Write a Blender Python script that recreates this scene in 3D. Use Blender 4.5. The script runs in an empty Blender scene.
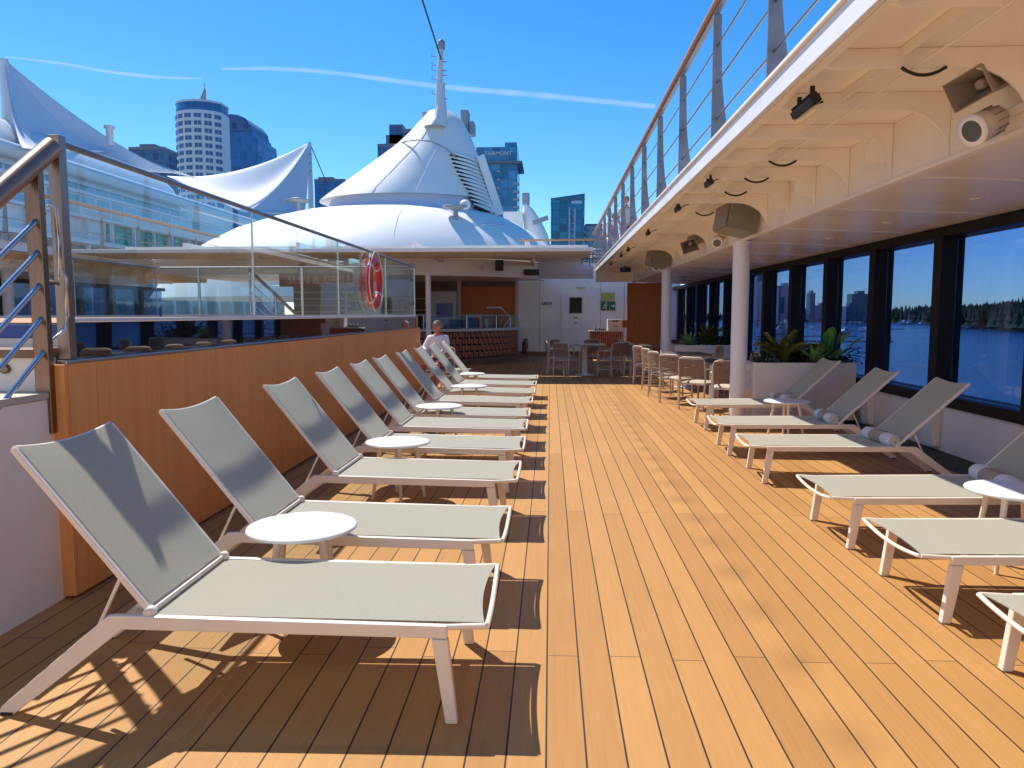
import bpy, math, random
from mathutils import Vector, Matrix
R = math.radians
PI = math.pi
scene = bpy.context.scene
COL = scene.collection
rnd = random.Random(7)

# ------------------------------------------------------------------ materials
MATS = {}
def new_mat(name):
    m = bpy.data.materials.new(name); m.use_nodes = True
    MATS[name] = m
    nt = m.node_tree
    return m, nt, nt.nodes['Principled BSDF'], nt.nodes['Material Output']

def mat(name, col, rough=.5, metal=0., var=0., scale=6., bump=0., bscale=40., stretch=None, spec=.5, coat=0., col2=None):
    m, nt, b, out = new_mat(name)
    b.inputs['Base Color'].default_value = (*col, 1)
    b.inputs['Roughness'].default_value = rough
    b.inputs['Metallic'].default_value = metal
    b.inputs['Specular IOR Level'].default_value = spec
    b.inputs['Coat Weight'].default_value = coat
    b.inputs['Coat Roughness'].default_value = .06
    if var or bump:
        tc = nt.nodes.new('ShaderNodeTexCoord'); mp = nt.nodes.new('ShaderNodeMapping')
        nt.links.new(tc.outputs['Object'], mp.inputs['Vector'])
        if stretch: mp.inputs['Scale'].default_value = stretch
    if var:
        n = nt.nodes.new('ShaderNodeTexNoise'); n.inputs['Scale'].default_value = scale; n.inputs['Detail'].default_value = 6
        nt.links.new(mp.outputs[0], n.inputs['Vector'])
        r = nt.nodes.new('ShaderNodeValToRGB')
        r.color_ramp.elements[0].position = .3; r.color_ramp.elements[1].position = .7
        c2 = col2 or tuple(min(1, c*(1+var)) for c in col)
        r.color_ramp.elements[0].color = (*[c*(1-var) for c in col], 1)
        r.color_ramp.elements[1].color = (*c2, 1)
        nt.links.new(n.outputs['Fac'], r.inputs['Fac']); nt.links.new(r.outputs['Color'], b.inputs['Base Color'])
        mr = nt.nodes.new('ShaderNodeMapRange')
        mr.inputs['To Min'].default_value = max(.02, rough-.06); mr.inputs['To Max'].default_value = min(1, rough+.08)
        nt.links.new(n.outputs['Fac'], mr.inputs['Value']); nt.links.new(mr.outputs[0], b.inputs['Roughness'])
    if bump:
        n2 = nt.nodes.new('ShaderNodeTexNoise'); n2.inputs['Scale'].default_value = bscale; n2.inputs['Detail'].default_value = 4
        nt.links.new(mp.outputs[0], n2.inputs['Vector'])
        bp = nt.nodes.new('ShaderNodeBump'); bp.inputs['Strength'].default_value = bump; bp.inputs['Distance'].default_value = .01
        nt.links.new(n2.outputs['Fac'], bp.inputs['Height']); nt.links.new(bp.outputs[0], b.inputs['Normal'])
    return m

def glass(name, tint, refl=.08, gcol=(1, 1, 1), rough=.0, salt=0.):
    m, nt, b, out = new_mat(name)
    nt.nodes.remove(b)
    t = nt.nodes.new('ShaderNodeBsdfTransparent'); t.inputs[0].default_value = (*tint, 1)
    g = nt.nodes.new('ShaderNodeBsdfGlossy'); g.inputs[0].default_value = (*gcol, 1); g.inputs['Roughness'].default_value = rough
    ge = nt.nodes.new('ShaderNodeNewGeometry'); dp = nt.nodes.new('ShaderNodeVectorMath'); dp.operation = 'DOT_PRODUCT'
    nt.links.new(ge.outputs['Normal'], dp.inputs[0]); nt.links.new(ge.outputs['Incoming'], dp.inputs[1])
    co = math_node(nt, 'ABSOLUTE', dp.outputs['Value'])
    fz = math_node(nt, 'MULTIPLY_ADD', math_node(nt, 'POWER', math_node(nt, 'SUBTRACT', 1., co), 5.), .9-refl, refl)
    mx = nt.nodes.new('ShaderNodeMixShader')
    nt.links.new(fz, mx.inputs[0]); nt.links.new(t.outputs[0], mx.inputs[1]); nt.links.new(g.outputs[0], mx.inputs[2])
    if salt:       # dried salt spray on the panes
        tc = nt.nodes.new('ShaderNodeTexCoord'); mp = nt.nodes.new('ShaderNodeMapping'); mp.inputs['Scale'].default_value = (3, 3, .8)
        n = nt.nodes.new('ShaderNodeTexNoise'); n.inputs['Scale'].default_value = 2.2; n.inputs['Detail'].default_value = 9; n.inputs['Roughness'].default_value = .7
        nt.links.new(tc.outputs['Object'], mp.inputs[0]); nt.links.new(mp.outputs[0], n.inputs['Vector'])
        mr = nt.nodes.new('ShaderNodeMapRange'); mr.inputs['From Min'].default_value = .45; mr.inputs['From Max'].default_value = .75; mr.inputs['To Max'].default_value = salt
        nt.links.new(n.outputs['Fac'], mr.inputs['Value'])
        d = nt.nodes.new('ShaderNodeBsdfDiffuse'); d.inputs[0].default_value = (.8, .82, .85, 1); mz = nt.nodes.new('ShaderNodeMixShader')
        nt.links.new(mr.outputs[0], mz.inputs[0]); nt.links.new(mx.outputs[0], mz.inputs[1]); nt.links.new(d.outputs[0], mz.inputs[2]); mx = mz
    nt.links.new(mx.outputs[0], out.inputs[0])
    return m

def math_node(nt, op, a, b=None, c=None):
    n = nt.nodes.new('ShaderNodeMath'); n.operation = op
    for i, v in enumerate((a, b, c)):
        if v is None: continue
        if isinstance(v, (int, float)): n.inputs[i].default_value = v
        else: nt.links.new(v, n.inputs[i])
    return n.outputs[0]

def deck_material():
    m, nt, b, out = new_mat('deck_planks')
    tc = nt.nodes.new('ShaderNodeTexCoord'); sp = nt.nodes.new('ShaderNodeSeparateXYZ')
    nt.links.new(tc.outputs['Object'], sp.inputs[0])
    W = .146
    u = math_node(nt, 'DIVIDE', math_node(nt, 'ADD', sp.outputs[0], .008+W*200), W)
    idx = math_node(nt, 'FLOOR', u); fr = math_node(nt, 'FRACT', u)
    ed = math_node(nt, 'MINIMUM', fr, math_node(nt, 'SUBTRACT', 1., fr))
    line = math_node(nt, 'LESS_THAN', ed, .025)
    par = math_node(nt, 'MODULO', idx, 2.)
    # butt joints: staggered between odd and even planks
    L = 5.2
    wn0 = nt.nodes.new('ShaderNodeTexWhiteNoise'); wn0.noise_dimensions = '1D'; nt.links.new(idx, wn0.inputs['W'])
    off = math_node(nt, 'ADD', math_node(nt, 'MULTIPLY', par, 2.6), math_node(nt, 'MULTIPLY', wn0.outputs['Value'], .12))
    v = math_node(nt, 'DIVIDE', math_node(nt, 'ADD', math_node(nt, 'ADD', sp.outputs[1], 100*L-3.5), off), L)
    vi = math_node(nt, 'FLOOR', v); vf = math_node(nt, 'FRACT', v)
    joint = math_node(nt, 'LESS_THAN', vf, .0009)
    mask = math_node(nt, 'MAXIMUM', line, joint)
    wn = nt.nodes.new('ShaderNodeTexWhiteNoise'); wn.noise_dimensions = '2D'
    cb = nt.nodes.new('ShaderNodeCombineXYZ'); nt.links.new(idx, cb.inputs[0]); nt.links.new(vi, cb.inputs[1])
    nt.links.new(cb.outputs[0], wn.inputs['Vector'])
    # grain
    mp = nt.nodes.new('ShaderNodeMapping'); mp.inputs['Scale'].default_value = (60, 2.2, 1)
    nt.links.new(tc.outputs['Object'], mp.inputs['Vector'])
    g = nt.nodes.new('ShaderNodeTexNoise'); g.inputs['Scale'].default_value = 1.; g.inputs['Detail'].default_value = 7
    nt.links.new(mp.outputs[0], g.inputs['Vector'])
    big = nt.nodes.new('ShaderNodeTexNoise'); big.inputs['Scale'].default_value = .9; big.inputs['Detail'].default_value = 5
    nt.links.new(tc.outputs['Object'], big.inputs['Vector'])
    fac = math_node(nt, 'ADD', math_node(nt, 'MULTIPLY', wn.outputs['Value'], .42),
                    math_node(nt, 'ADD', math_node(nt, 'MULTIPLY', g.outputs['Fac'], .5), math_node(nt, 'MULTIPLY', big.outputs['Fac'], .45)))
    ramp = nt.nodes.new('ShaderNodeValToRGB')
    ramp.color_ramp.elements[0].position = .35; ramp.color_ramp.elements[0].color = (.385, .185, .052, 1)
    ramp.color_ramp.elements[1].position = .9; ramp.color_ramp.elements[1].color = (.53, .272, .084, 1)
    nt.links.new(fac, ramp.inputs['Fac'])
    # fuzzy shadows painted in as dark spots, one row along the deck
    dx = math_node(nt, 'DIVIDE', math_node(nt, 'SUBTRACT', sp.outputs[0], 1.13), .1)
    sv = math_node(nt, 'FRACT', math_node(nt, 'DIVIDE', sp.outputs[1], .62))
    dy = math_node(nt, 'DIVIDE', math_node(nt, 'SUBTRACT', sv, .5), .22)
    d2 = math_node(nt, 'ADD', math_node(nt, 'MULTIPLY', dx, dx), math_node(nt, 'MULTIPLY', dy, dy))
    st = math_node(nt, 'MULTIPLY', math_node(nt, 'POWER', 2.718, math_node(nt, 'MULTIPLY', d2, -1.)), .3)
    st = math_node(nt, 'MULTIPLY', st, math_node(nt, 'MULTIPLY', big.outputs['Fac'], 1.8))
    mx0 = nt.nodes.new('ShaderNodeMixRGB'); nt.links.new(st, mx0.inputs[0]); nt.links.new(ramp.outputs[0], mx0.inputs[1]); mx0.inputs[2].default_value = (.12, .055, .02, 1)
    mx = nt.nodes.new('ShaderNodeMixRGB')
    nt.links.new(mask, mx.inputs[0]); nt.links.new(mx0.outputs[0], mx.inputs[1]); mx.inputs[2].default_value = (.025, .02, .018, 1)
    nt.links.new(mx.outputs[0], b.inputs['Base Color'])
    b.inputs['Roughness'].default_value = .62; b.inputs['Specular IOR Level'].default_value = .35
    h = math_node(nt, 'SUBTRACT', math_node(nt, 'MULTIPLY', g.outputs['Fac'], .25), mask)
    bp = nt.nodes.new('ShaderNodeBump'); bp.inputs['Strength'].default_value = .25; bp.inputs['Distance'].default_value = .004
    nt.links.new(h, bp.inputs['Height']); nt.links.new(bp.outputs[0], b.inputs['Normal'])
    return m

def sling_material(name, c):
    m, nt, b, out = new_mat(name)
    tc = nt.nodes.new('ShaderNodeTexCoord'); sp = nt.nodes.new('ShaderNodeSeparateXYZ')
    nt.links.new(tc.outputs['Object'], sp.inputs[0])
    n = nt.nodes.new('ShaderNodeTexNoise'); n.inputs['Scale'].default_value = 1; n.inputs['Detail'].default_value = 5
    mp = nt.nodes.new('ShaderNodeMapping'); mp.inputs['Scale'].default_value = (50, 700, 50)
    nt.links.new(tc.outputs['Object'], mp.inputs['Vector']); nt.links.new(mp.outputs[0], n.inputs['Vector'])
    n3 = nt.nodes.new('ShaderNodeTexNoise'); n3.inputs['Scale'].default_value = 1; n3.inputs['Detail'].default_value = 5
    mp3 = nt.nodes.new('ShaderNodeMapping'); mp3.inputs['Scale'].default_value = (700, 50, 700)
    nt.links.new(tc.outputs['Object'], mp3.inputs['Vector']); nt.links.new(mp3.outputs[0], n3.inputs['Vector'])
    s = math_node(nt, 'MULTIPLY', math_node(nt, 'ADD', n.outputs['Fac'], n3.outputs['Fac']), .5)
    r = nt.nodes.new('ShaderNodeValToRGB')
    r.color_ramp.elements[0].position = .36; r.color_ramp.elements[1].position = .64
    r.color_ramp.elements[0].color = (*[x*.88 for x in c], 1); r.color_ramp.elements[1].color = (*[min(1, x*1.08) for x in c], 1)
    nt.links.new(s, r.inputs['Fac']); nt.links.new(r.outputs[0], b.inputs['Base Color'])
    b.inputs['Roughness'].default_value = .75; b.inputs['Specular IOR Level'].default_value = .3
    bp = nt.nodes.new('ShaderNodeBump'); bp.inputs['Strength'].default_value = 1.; bp.inputs['Distance'].default_value = .0035; b.inputs['Sheen Weight'].default_value = .35; b.inputs['Sheen Roughness'].default_value = .6; b.inputs['Sheen Tint'].default_value = (1, .95, .85, 1)
    nt.links.new(s, bp.inputs['Height']); nt.links.new(bp.outputs[0], b.inputs['Normal'])
    t = nt.nodes.new('ShaderNodeBsdfTransparent'); mx = nt.nodes.new('ShaderNodeMixShader'); mx.inputs[0].default_value = .14
    nt.links.new(b.outputs[0], mx.inputs[1]); nt.links.new(t.outputs[0], mx.inputs[2]); nt.links.new(mx.outputs[0], out.inputs[0])
    return m

def wood_panel_material(name, c0, c1, zs=1.2, ys=22.):
    m, nt, b, out = new_mat(name)
    tc = nt.nodes.new('ShaderNodeTexCoord'); mp = nt.nodes.new('ShaderNodeMapping'); mp.inputs['Scale'].default_value = (ys, ys, zs)
    nt.links.new(tc.outputs['Object'], mp.inputs['Vector'])
    n = nt.nodes.new('ShaderNodeTexNoise'); n.inputs['Scale'].default_value = 1; n.inputs['Detail'].default_value = 8; n.inputs['Distortion'].default_value = .3
    nt.links.new(mp.outputs[0], n.inputs['Vector'])
    n2 = nt.nodes.new('ShaderNodeTexNoise'); n2.inputs['Scale'].default_value = .7
    nt.links.new(tc.outputs['Object'], n2.inputs['Vector'])
    f = math_node(nt, 'ADD', math_node(nt, 'MULTIPLY', n.outputs['Fac'], .75), math_node(nt, 'MULTIPLY', n2.outputs['Fac'], .3))
    r = nt.nodes.new('ShaderNodeValToRGB'); r.color_ramp.elements[0].position = .38; r.color_ramp.elements[1].position = .68
    r.color_ramp.elements[0].color = (*c0, 1); r.color_ramp.elements[1].color = (*c1, 1)
    nt.links.new(f, r.inputs['Fac']); nt.links.new(r.outputs[0], b.inputs['Base Color'])
    b.inputs['Roughness'].default_value = .45; b.inputs['Specular IOR Level'].default_value = .25
    return m

def brick_material(name, wall, win, sx, sz, mortar=.12, offset=0., rough_win=.15, jitter=.25):
    """facade of glazing cells: a brick texture laid over (x+y, z) in object space"""
    m, nt, b, out = new_mat(name)
    tc = nt.nodes.new('ShaderNodeTexCoord'); sp = nt.nodes.new('ShaderNodeSeparateXYZ'); nt.links.new(tc.outputs['Object'], sp.inputs[0])
    cb = nt.nodes.new('ShaderNodeCombineXYZ')
    nt.links.new(math_node(nt, 'ADD', sp.outputs[0], math_node(nt, 'MULTIPLY', sp.outputs[1], .97)), cb.inputs[0]); nt.links.new(sp.outputs[2], cb.inputs[1])
    br = nt.nodes.new('ShaderNodeTexBrick'); br.offset = offset; br.squash = 1
    br.inputs['Scale'].default_value = 1; br.inputs['Brick Width'].default_value = sx; br.inputs['Row Height'].default_value = sz
    br.inputs['Mortar Size'].default_value = mortar; br.inputs['Mortar Smooth'].default_value = 0
    br.inputs['Color1'].default_value = (*[c*(1-jitter) for c in win], 1); br.inputs['Color2'].default_value = (*[min(1, c*(1+jitter)) for c in win], 1)
    br.inputs['Mortar'].default_value = (*wall, 1)
    nt.links.new(cb.outputs[0], br.inputs['Vector']); nt.links.new(br.outputs['Color'], b.inputs['Base Color'])
    mr = nt.nodes.new('ShaderNodeMapRange'); mr.inputs['To Min'].default_value = rough_win; mr.inputs['To Max'].default_value = .7
    nt.links.new(br.outputs['Fac'], mr.inputs['Value']); nt.links.new(mr.outputs[0], b.inputs['Roughness'])
    return m

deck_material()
sling_material('sling', (.45, .425, .33))
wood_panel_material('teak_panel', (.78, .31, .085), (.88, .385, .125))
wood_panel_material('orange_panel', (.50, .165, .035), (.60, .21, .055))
mat('white_metal', (.85, .75, .62), .38, var=.03)
mat('table_white', (.82, .82, .80), .35, var=.02)
mat('white_paint', (.78, .76, .72), .42, var=.05, scale=2.5, bump=.05, bscale=14)
mat('ceiling_paint', (.89, .84, .77), .5, var=.05, scale=1.6, bump=.06, bscale=9)
mat('fascia_paint', (.84, .84, .84), .35, var=.03, scale=2)
mat('soffit_gloss', (.90, .82, .72), .28, var=.04, scale=1.2, spec=.35)
mat('stair_white', (.89, .83, .76), .55, var=.05, scale=3)
mat('wall_grey', (.90, .86, .80), .5, var=.06, scale=1.5, bump=.06, bscale=6)
mat('black_frame', (.012, .009, .008), .5, var=.3, scale=8, spec=.2)
mat('gutter_black', (.012, .012, .014), .6)
mat('steel', (.62, .62, .63), .16, 1.)
mat('brushed_steel', (.30, .25, .22), .32, 1., var=.1, stretch=(30, 30, 1))
mat('bronze_steel', (.24, .17, .13), .28, 1., var=.12, stretch=(20, 20, 1))
mat('rail_copper', (.42, .24, .16), .3, .7, var=.1)
mat('rail_wood', (.46, .21, .08), .4, var=.2, stretch=(40, 1, 40))
mat('rail_grey', (.20, .22, .26), .45, .4, var=.25, scale=4)
mat('rubber', (.02, .02, .02), .7)
mat('cable_black', (.012, .012, .012), .5)
mat('speaker_grey', (.27, .26, .20), .55, var=.06)
mat('horn_grey', (.30, .26, .22), .5, var=.06)
mat('lamp_beige', (.62, .54, .44), .45)
mat('lens_grey', (.12, .14, .13), .08)
mat('towel_white', (.82, .81, .80), .95, var=.05, scale=60, bump=.9, bscale=220)
mat('towel_tan', (.45, .35, .25), .95, var=.12, scale=60, bump=.9, bscale=220)
mat('planter', (.80, .76, .69), .75, var=.05, scale=5, bump=.3, bscale=160)
mat('soil', (.05, .035, .025), .95, var=.3, bump=.8)
mat('leaf_olive', (.20, .23, .045), .5, var=.35, scale=9)
mat('leaf_green', (.09, .26, .035), .4, var=.3, scale=9)
mat('leaf_pale', (.20, .42, .15), .45, var=.2, scale=9)
mat('leaf_dark', (.035, .09, .025), .45, var=.4, scale=12)
mat('leaf_purple', (.06, .02, .02), .45, var=.4, scale=12)
mat('chair_frame', (.56, .45, .34), .5, var=.08)
mat('chair_weave', (.30, .19, .12), .7, var=.25, scale=60, bump=.6, bscale=120)
mat('chair_pad', (.52, .44, .37), .85, var=.05)
mat('table_top_dark', (.22, .20, .19), .12, var=.1)
mat('pedestal', (.74, .74, .74), .3)
mat('ring_red', (.60, .028, .010), .4, var=.08)
mat('ring_tape', (.75, .72, .68), .35)
mat('rope', (.72, .68, .6), .9)
mat('slat_wood', (.52, .20, .09), .4, var=.35, scale=7)
mat('dark_void', (.025, .018, .015), .6)
mat('bar_top', (.70, .67, .65), .3, var=.04)
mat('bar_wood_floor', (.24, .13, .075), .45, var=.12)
mat('cabinet_brown', (.16, .085, .05), .5, var=.2)
mat('cream_box', (.50, .46, .36), .55, var=.1)
mat('grey_metal', (.36, .36, .36), .35, .6)
mat('sign_yellow', (.42, .44, .10), .5)
mat('sign_green', (.01, .11, .04), .45)
mat('sign_white', (.78, .80, .76), .5)
mat('sign_black', (.02, .02, .02), .5)
mat('sign_tan', (.85, .66, .52), .5)
mat('extinguisher', (.16, .015, .012), .35)
mat('skin', (.52, .20, .12), .55, var=.06)
mat('hair_grey', (.30, .22, .16), .8, var=.2, scale=60)
mat('hair_dark', (.03, .02, .015), .7)
mat('shirt_white', (.78, .80, .88), .85, var=.04)
mat('shorts_maroon', (.16, .04, .07), .85)
mat('cloth_dark', (.03, .035, .06), .85)
mat('cloth_red', (.55, .08, .08), .85)
mat('shoe', (.05, .045, .04), .6)
mat('tent_white', (.88, .87, .84), .55, var=.03, scale=.3, bump=.05, bscale=1)
mat('tent_shade', (.58, .62, .76), .6)  # tent white with bluish shade put into its colour
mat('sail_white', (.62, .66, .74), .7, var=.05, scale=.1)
mat('mast_white', (.66, .68, .70), .5)
mat('hatch_grey', (.30, .32, .36), .5)
mat('tower_white', (.72, .72, .72), .6, var=.03, scale=.05)
mat('tower_window', (.09, .16, .30), .12, var=.3, scale=.15)
mat('concrete', (.38, .37, .36), .8, var=.1, scale=.05)
mat('roof_grey', (.20, .22, .25), .7)
mat('convention_white', (.66, .69, .72), .35, var=.05, scale=.2)
mat('pool_blue', (.01, .07, .38), .2, var=.1)
mat('boat_white', (.8, .8, .8), .4)
mat('boat_blue', (.05, .12, .3), .4)
mat('sail_rock', (.2, .19, .17), .9)
brick_material('glass_teal', (.10, .27, .38), (.08, .27, .42), 3.2, 3.4, .22, .0, .12, .45)
brick_material('glass_blue', (.06, .19, .40), (.05, .17, .38), 2.6, 3.6, .25, .0, .12, .25)
brick_material('glass_navy', (.10, .17, .28), (.06, .12, .24), 3.0, 3.6, .3, .0, .15, .4)
brick_material('glass_green', (.05, .24, .30), (.04, .23, .31), 4.0, 3.8, .25, .0, .12, .5)
brick_material('facade_grey', (.32, .32, .34), (.07, .09, .13), 5.0, 3.4, 1.0, .0, .2, .3)
brick_material('facade_pale', (.50, .48, .46), (.10, .12, .16), 4.2, 3.2, 1.1, .0, .2, .3)
brick_material('conv_glass', (.60, .66, .70), (.30, .42, .48), 2.4, 2.6, .18, .0, .15, .2)
brick_material('conv_green', (.10, .40, .34), (.04, .32, .27), 2.4, 5., .12, .0, .15, .2)
glass('glass_clear', (.945, .985, .98), .03, (.9, 1, 1))
glass('glass_tint', (.42, .54, .73), .03, (.8, .9, 1.), 0., .05)
glass('glass_screen', (.80, .84, .82), .04)
def dark_glass():
    m, nt, b, out = new_mat('glass_dark')
    b.inputs['Base Color'].default_value = (.015, .018, .024, 1); b.inputs['Roughness'].default_value = .03
    g = nt.nodes.new('ShaderNodeBsdfGlossy'); g.inputs[0].default_value = (.75, .78, .85, 1); g.inputs['Roughness'].default_value = .015
    f = nt.nodes.new('ShaderNodeFresnel'); f.inputs['IOR'].default_value = 3.0
    mx = nt.nodes.new('ShaderNodeMixShader')
    nt.links.new(f.outputs[0], mx.inputs[0]); nt.links.new(b.outputs[0], mx.inputs[1]); nt.links.new(g.outputs[0], mx.inputs[2]); nt.links.new(mx.outputs[0], out.inputs[0])
dark_glass()
def water_mat():
    m, nt, b, out = new_mat('sea_water')
    b.inputs['Base Color'].default_value = (.006, .045, .11, 1); b.inputs['Roughness'].default_value = .12
    tc = nt.nodes.new('ShaderNodeTexCoord')
    n = nt.nodes.new('ShaderNodeTexNoise'); n.inputs['Scale'].default_value = .22; n.inputs['Detail'].default_value = 8; n.inputs['Roughness'].default_value = .65
    nt.links.new(tc.outputs['Object'], n.inputs['Vector'])
    bp = nt.nodes.new('ShaderNodeBump'); bp.inputs['Strength'].default_value = .9; bp.inputs['Distance'].default_value = .9
    nt.links.new(n.outputs['Fac'], bp.inputs['Height']); nt.links.new(bp.outputs[0], b.inputs['Normal'])
    n2 = nt.nodes.new('ShaderNodeTexNoise'); n2.inputs['Scale'].default_value = .02; n2.inputs['Detail'].default_value = 4
    mp = nt.nodes.new('ShaderNodeMapping'); mp.inputs['Scale'].default_value = (.5, 2.5, 1); nt.links.new(tc.outputs['Object'], mp.inputs['Vector']); nt.links.new(mp.outputs[0], n2.inputs['Vector'])
    r = nt.nodes.new('ShaderNodeValToRGB'); r.color_ramp.elements[0].position = .35; r.color_ramp.elements[1].position = .7
    r.color_ramp.elements[0].color = (.008, .07, .17, 1); r.color_ramp.elements[1].color = (.02, .12, .27, 1)
    nt.links.new(n2.outputs['Fac'], r.inputs['Fac']); nt.links.new(r.outputs[0], b.inputs['Base Color'])
water_mat()
mat('forest', (.022, .045, .022), .9, var=.45, scale=.06, col2=(.06, .09, .035))
mat('land', (.10, .09, .06), .95, var=.3, scale=.02)
mat('quay', (.30, .29, .28), .85, var=.1, scale=.1)

# ------------------------------------------------------------------ mesh helpers
class MB:
    def __init__(s): s.v = []; s.f = []; s.sm = []
    def add(s, vs, fs, smooth=False):
        o = len(s.v); s.v += [tuple(p) for p in vs]
        for f in fs: s.f.append(tuple(i+o for i in f)); s.sm.append(smooth)
        return s
    def box(s, x0, x1, y0, y1, z0, z1):
        if x0 > x1: x0, x1 = x1, x0
        if y0 > y1: y0, y1 = y1, y0
        if z0 > z1: z0, z1 = z1, z0
        return s.add([(x0,y0,z0),(x1,y0,z0),(x1,y1,z0),(x0,y1,z0),(x0,y0,z1),(x1,y0,z1),(x1,y1,z1),(x0,y1,z1)],
              [(0,3,2,1),(4,5,6,7),(0,1,5,4),(1,2,6,5),(2,3,7,6),(3,0,4,7)])
    def obox(s, c, sz, M):
        x, y, z = (d/2 for d in sz); c = Vector(c)
        vs = [c + M @ Vector(p) for p in [(-x,-y,-z),(x,-y,-z),(x,y,-z),(-x,y,-z),(-x,-y,z),(x,-y,z),(x,y,z),(-x,y,z)]]
        return s.add(vs, [(0,3,2,1),(4,5,6,7),(0,1,5,4),(1,2,6,5),(2,3,7,6),(3,0,4,7)])
    def frame_(s, d, up=(0,0,1)):
        d = Vector(d).normalized(); u = Vector(up)
        if abs(d.dot(u)) > .98: u = Vector((0,1,0))
        a = d.cross(u).normalized(); b = a.cross(d).normalized()
        return a, b
    def bar(s, p, q, w, h, w2=None, h2=None, up=(0,0,1)):
        p, q = Vector(p), Vector(q); a, b = s.frame_(q-p, up); w2 = w if w2 is None else w2; h2 = h if h2 is None else h2
        vs = []
        for c, ww, hh in ((p, w, h), (q, w2, h2)):
            vs += [c - a*ww/2 - b*hh/2, c + a*ww/2 - b*hh/2, c + a*ww/2 + b*hh/2, c - a*ww/2 + b*hh/2]
        return s.add(vs, [(3,2,1,0),(4,5,6,7),(0,1,5,4),(1,2,6,5),(2,3,7,6),(3,0,4,7)])
    def tube(s, pts, r, n=8, r2=None, caps=True, up=(0,0,1)):
        pts = [Vector(p) for p in pts]; vs = []; fs = []; m = len(pts)
        for i, p in enumerate(pts):
            d = (pts[min(i+1, m-1)] - pts[max(i-1, 0)])
            a, b = s.frame_(d, up)
            rr = r if r2 is None else r + (r2-r)*i/(m-1)
            if isinstance(r, (list, tuple)): rr = r[i]
            for k in range(n):
                t = 2*PI*k/n; vs.append(p + a*rr*math.cos(t) + b*rr*math.sin(t))
        for i in range(m-1):
            for k in range(n):
                fs.append((i*n+k, i*n+(k+1) % n, (i+1)*n+(k+1) % n, (i+1)*n+k))
        s.add(vs, fs, True)
        if caps:
            s.add(vs[:n], [tuple(range(n))[::-1]]); s.add(vs[-n:], [tuple(range(n))])
        return s
    def lathe(s, prof, c=(0,0,0), n=24, smooth=True, axis='z', caps=True):
        vs = []; fs = []
        for (r, z) in prof:
            for k in range(n):
                t = 2*PI*k/n; x, y = r*math.cos(t), r*math.sin(t)
                vs.append((c[0]+x, c[1]+y, c[2]+z) if axis == 'z' else ((c[0]+x, c[1]+z, c[2]+y) if axis == 'y' else (c[0]+z, c[1]+x, c[2]+y)))
        for i in range(len(prof)-1):
            for k in range(n): fs.append((i*n+k, i*n+(k+1) % n, (i+1)*n+(k+1) % n, (i+1)*n+k))
        s.add(vs, fs, smooth)
        if caps:
            s.add(vs[:n], [tuple(range(n))[::-1]]); s.add(vs[-n:], [tuple(range(n))])
        return s
    def prism(s, poly, a0, a1, axis='y'):
        """polygon in the plane across axis, extruded from a0 to a1"""
        n = len(poly)
        def P(p, a): return (p[0], a, p[1]) if axis == 'y' else ((a, p[0], p[1]) if axis == 'x' else (p[0], p[1], a))
        vs = [P(p, a0) for p in poly] + [P(p, a1) for p in poly]
        fs = [tuple(range(n)), tuple(range(2*n-1, n-1, -1))] + [(i, i+n, (i+1) % n + n, (i+1) % n) for i in range(n)]
        return s.add(vs, fs)
    def grid(s, pts, smooth=True, two=False):
        """pts[i][j] grid of points"""
        m, n = len(pts), len(pts[0]); vs = [p for row in pts for p in row]
        fs = [(i*n+j, i*n+j+1, (i+1)*n+j+1, (i+1)*n+j) for i in range(m-1) for j in range(n-1)]
        return s.add(vs, fs, smooth)
    def sphere(s, c, r, n=12, m=8, sc=(1,1,1)):
        prof = [(max(1e-4, math.sin(PI*i/m)), -math.cos(PI*i/m)) for i in range(m+1)]
        vs = []; fs = []
        for (rr, z) in prof:
            for k in range(n):
                t = 2*PI*k/n; vs.append((c[0]+r*sc[0]*rr*math.cos(t), c[1]+r*sc[1]*rr*math.sin(t), c[2]+r*sc[2]*z))
        for i in range(m):
            for k in range(n): fs.append((i*n+k, i*n+(k+1) % n, (i+1)*n+(k+1) % n, (i+1)*n+k))
        return s.add(vs, fs, True)
    def mirror(s, xm):
        """mirror everything at x = xm"""
        s.v = [(2*xm-x, y, z) for x, y, z in s.v]; s.f = [f[::-1] for f in s.f]; return s
    def build(s, name, material, parent=None, loc=(0,0,0), rot=(0,0,0), bevel=0., seg=2, solid=0.):
        me = bpy.data.meshes.new(name); me.from_pydata(s.v, [], s.f); me.update()
        for p, k in zip(me.polygons, s.sm): p.use_smooth = k
        me.materials.append(MATS[material] if isinstance(material, str) else material)
        o = bpy.data.objects.new(name, me); COL.objects.link(o); o.location = loc; o.rotation_euler = rot
        if parent: o.parent = parent
        if solid:
            md = o.modifiers.new('solid', 'SOLIDIFY'); md.thickness = solid; md.offset = 0; md.use_rim = solid > .02
        if bevel:
            md = o.modifiers.new('bevel', 'BEVEL'); md.width = bevel; md.segments = seg; md.limit_method = 'ANGLE'; md.angle_limit = R(40); md.harden_normals = False
        return o

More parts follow.
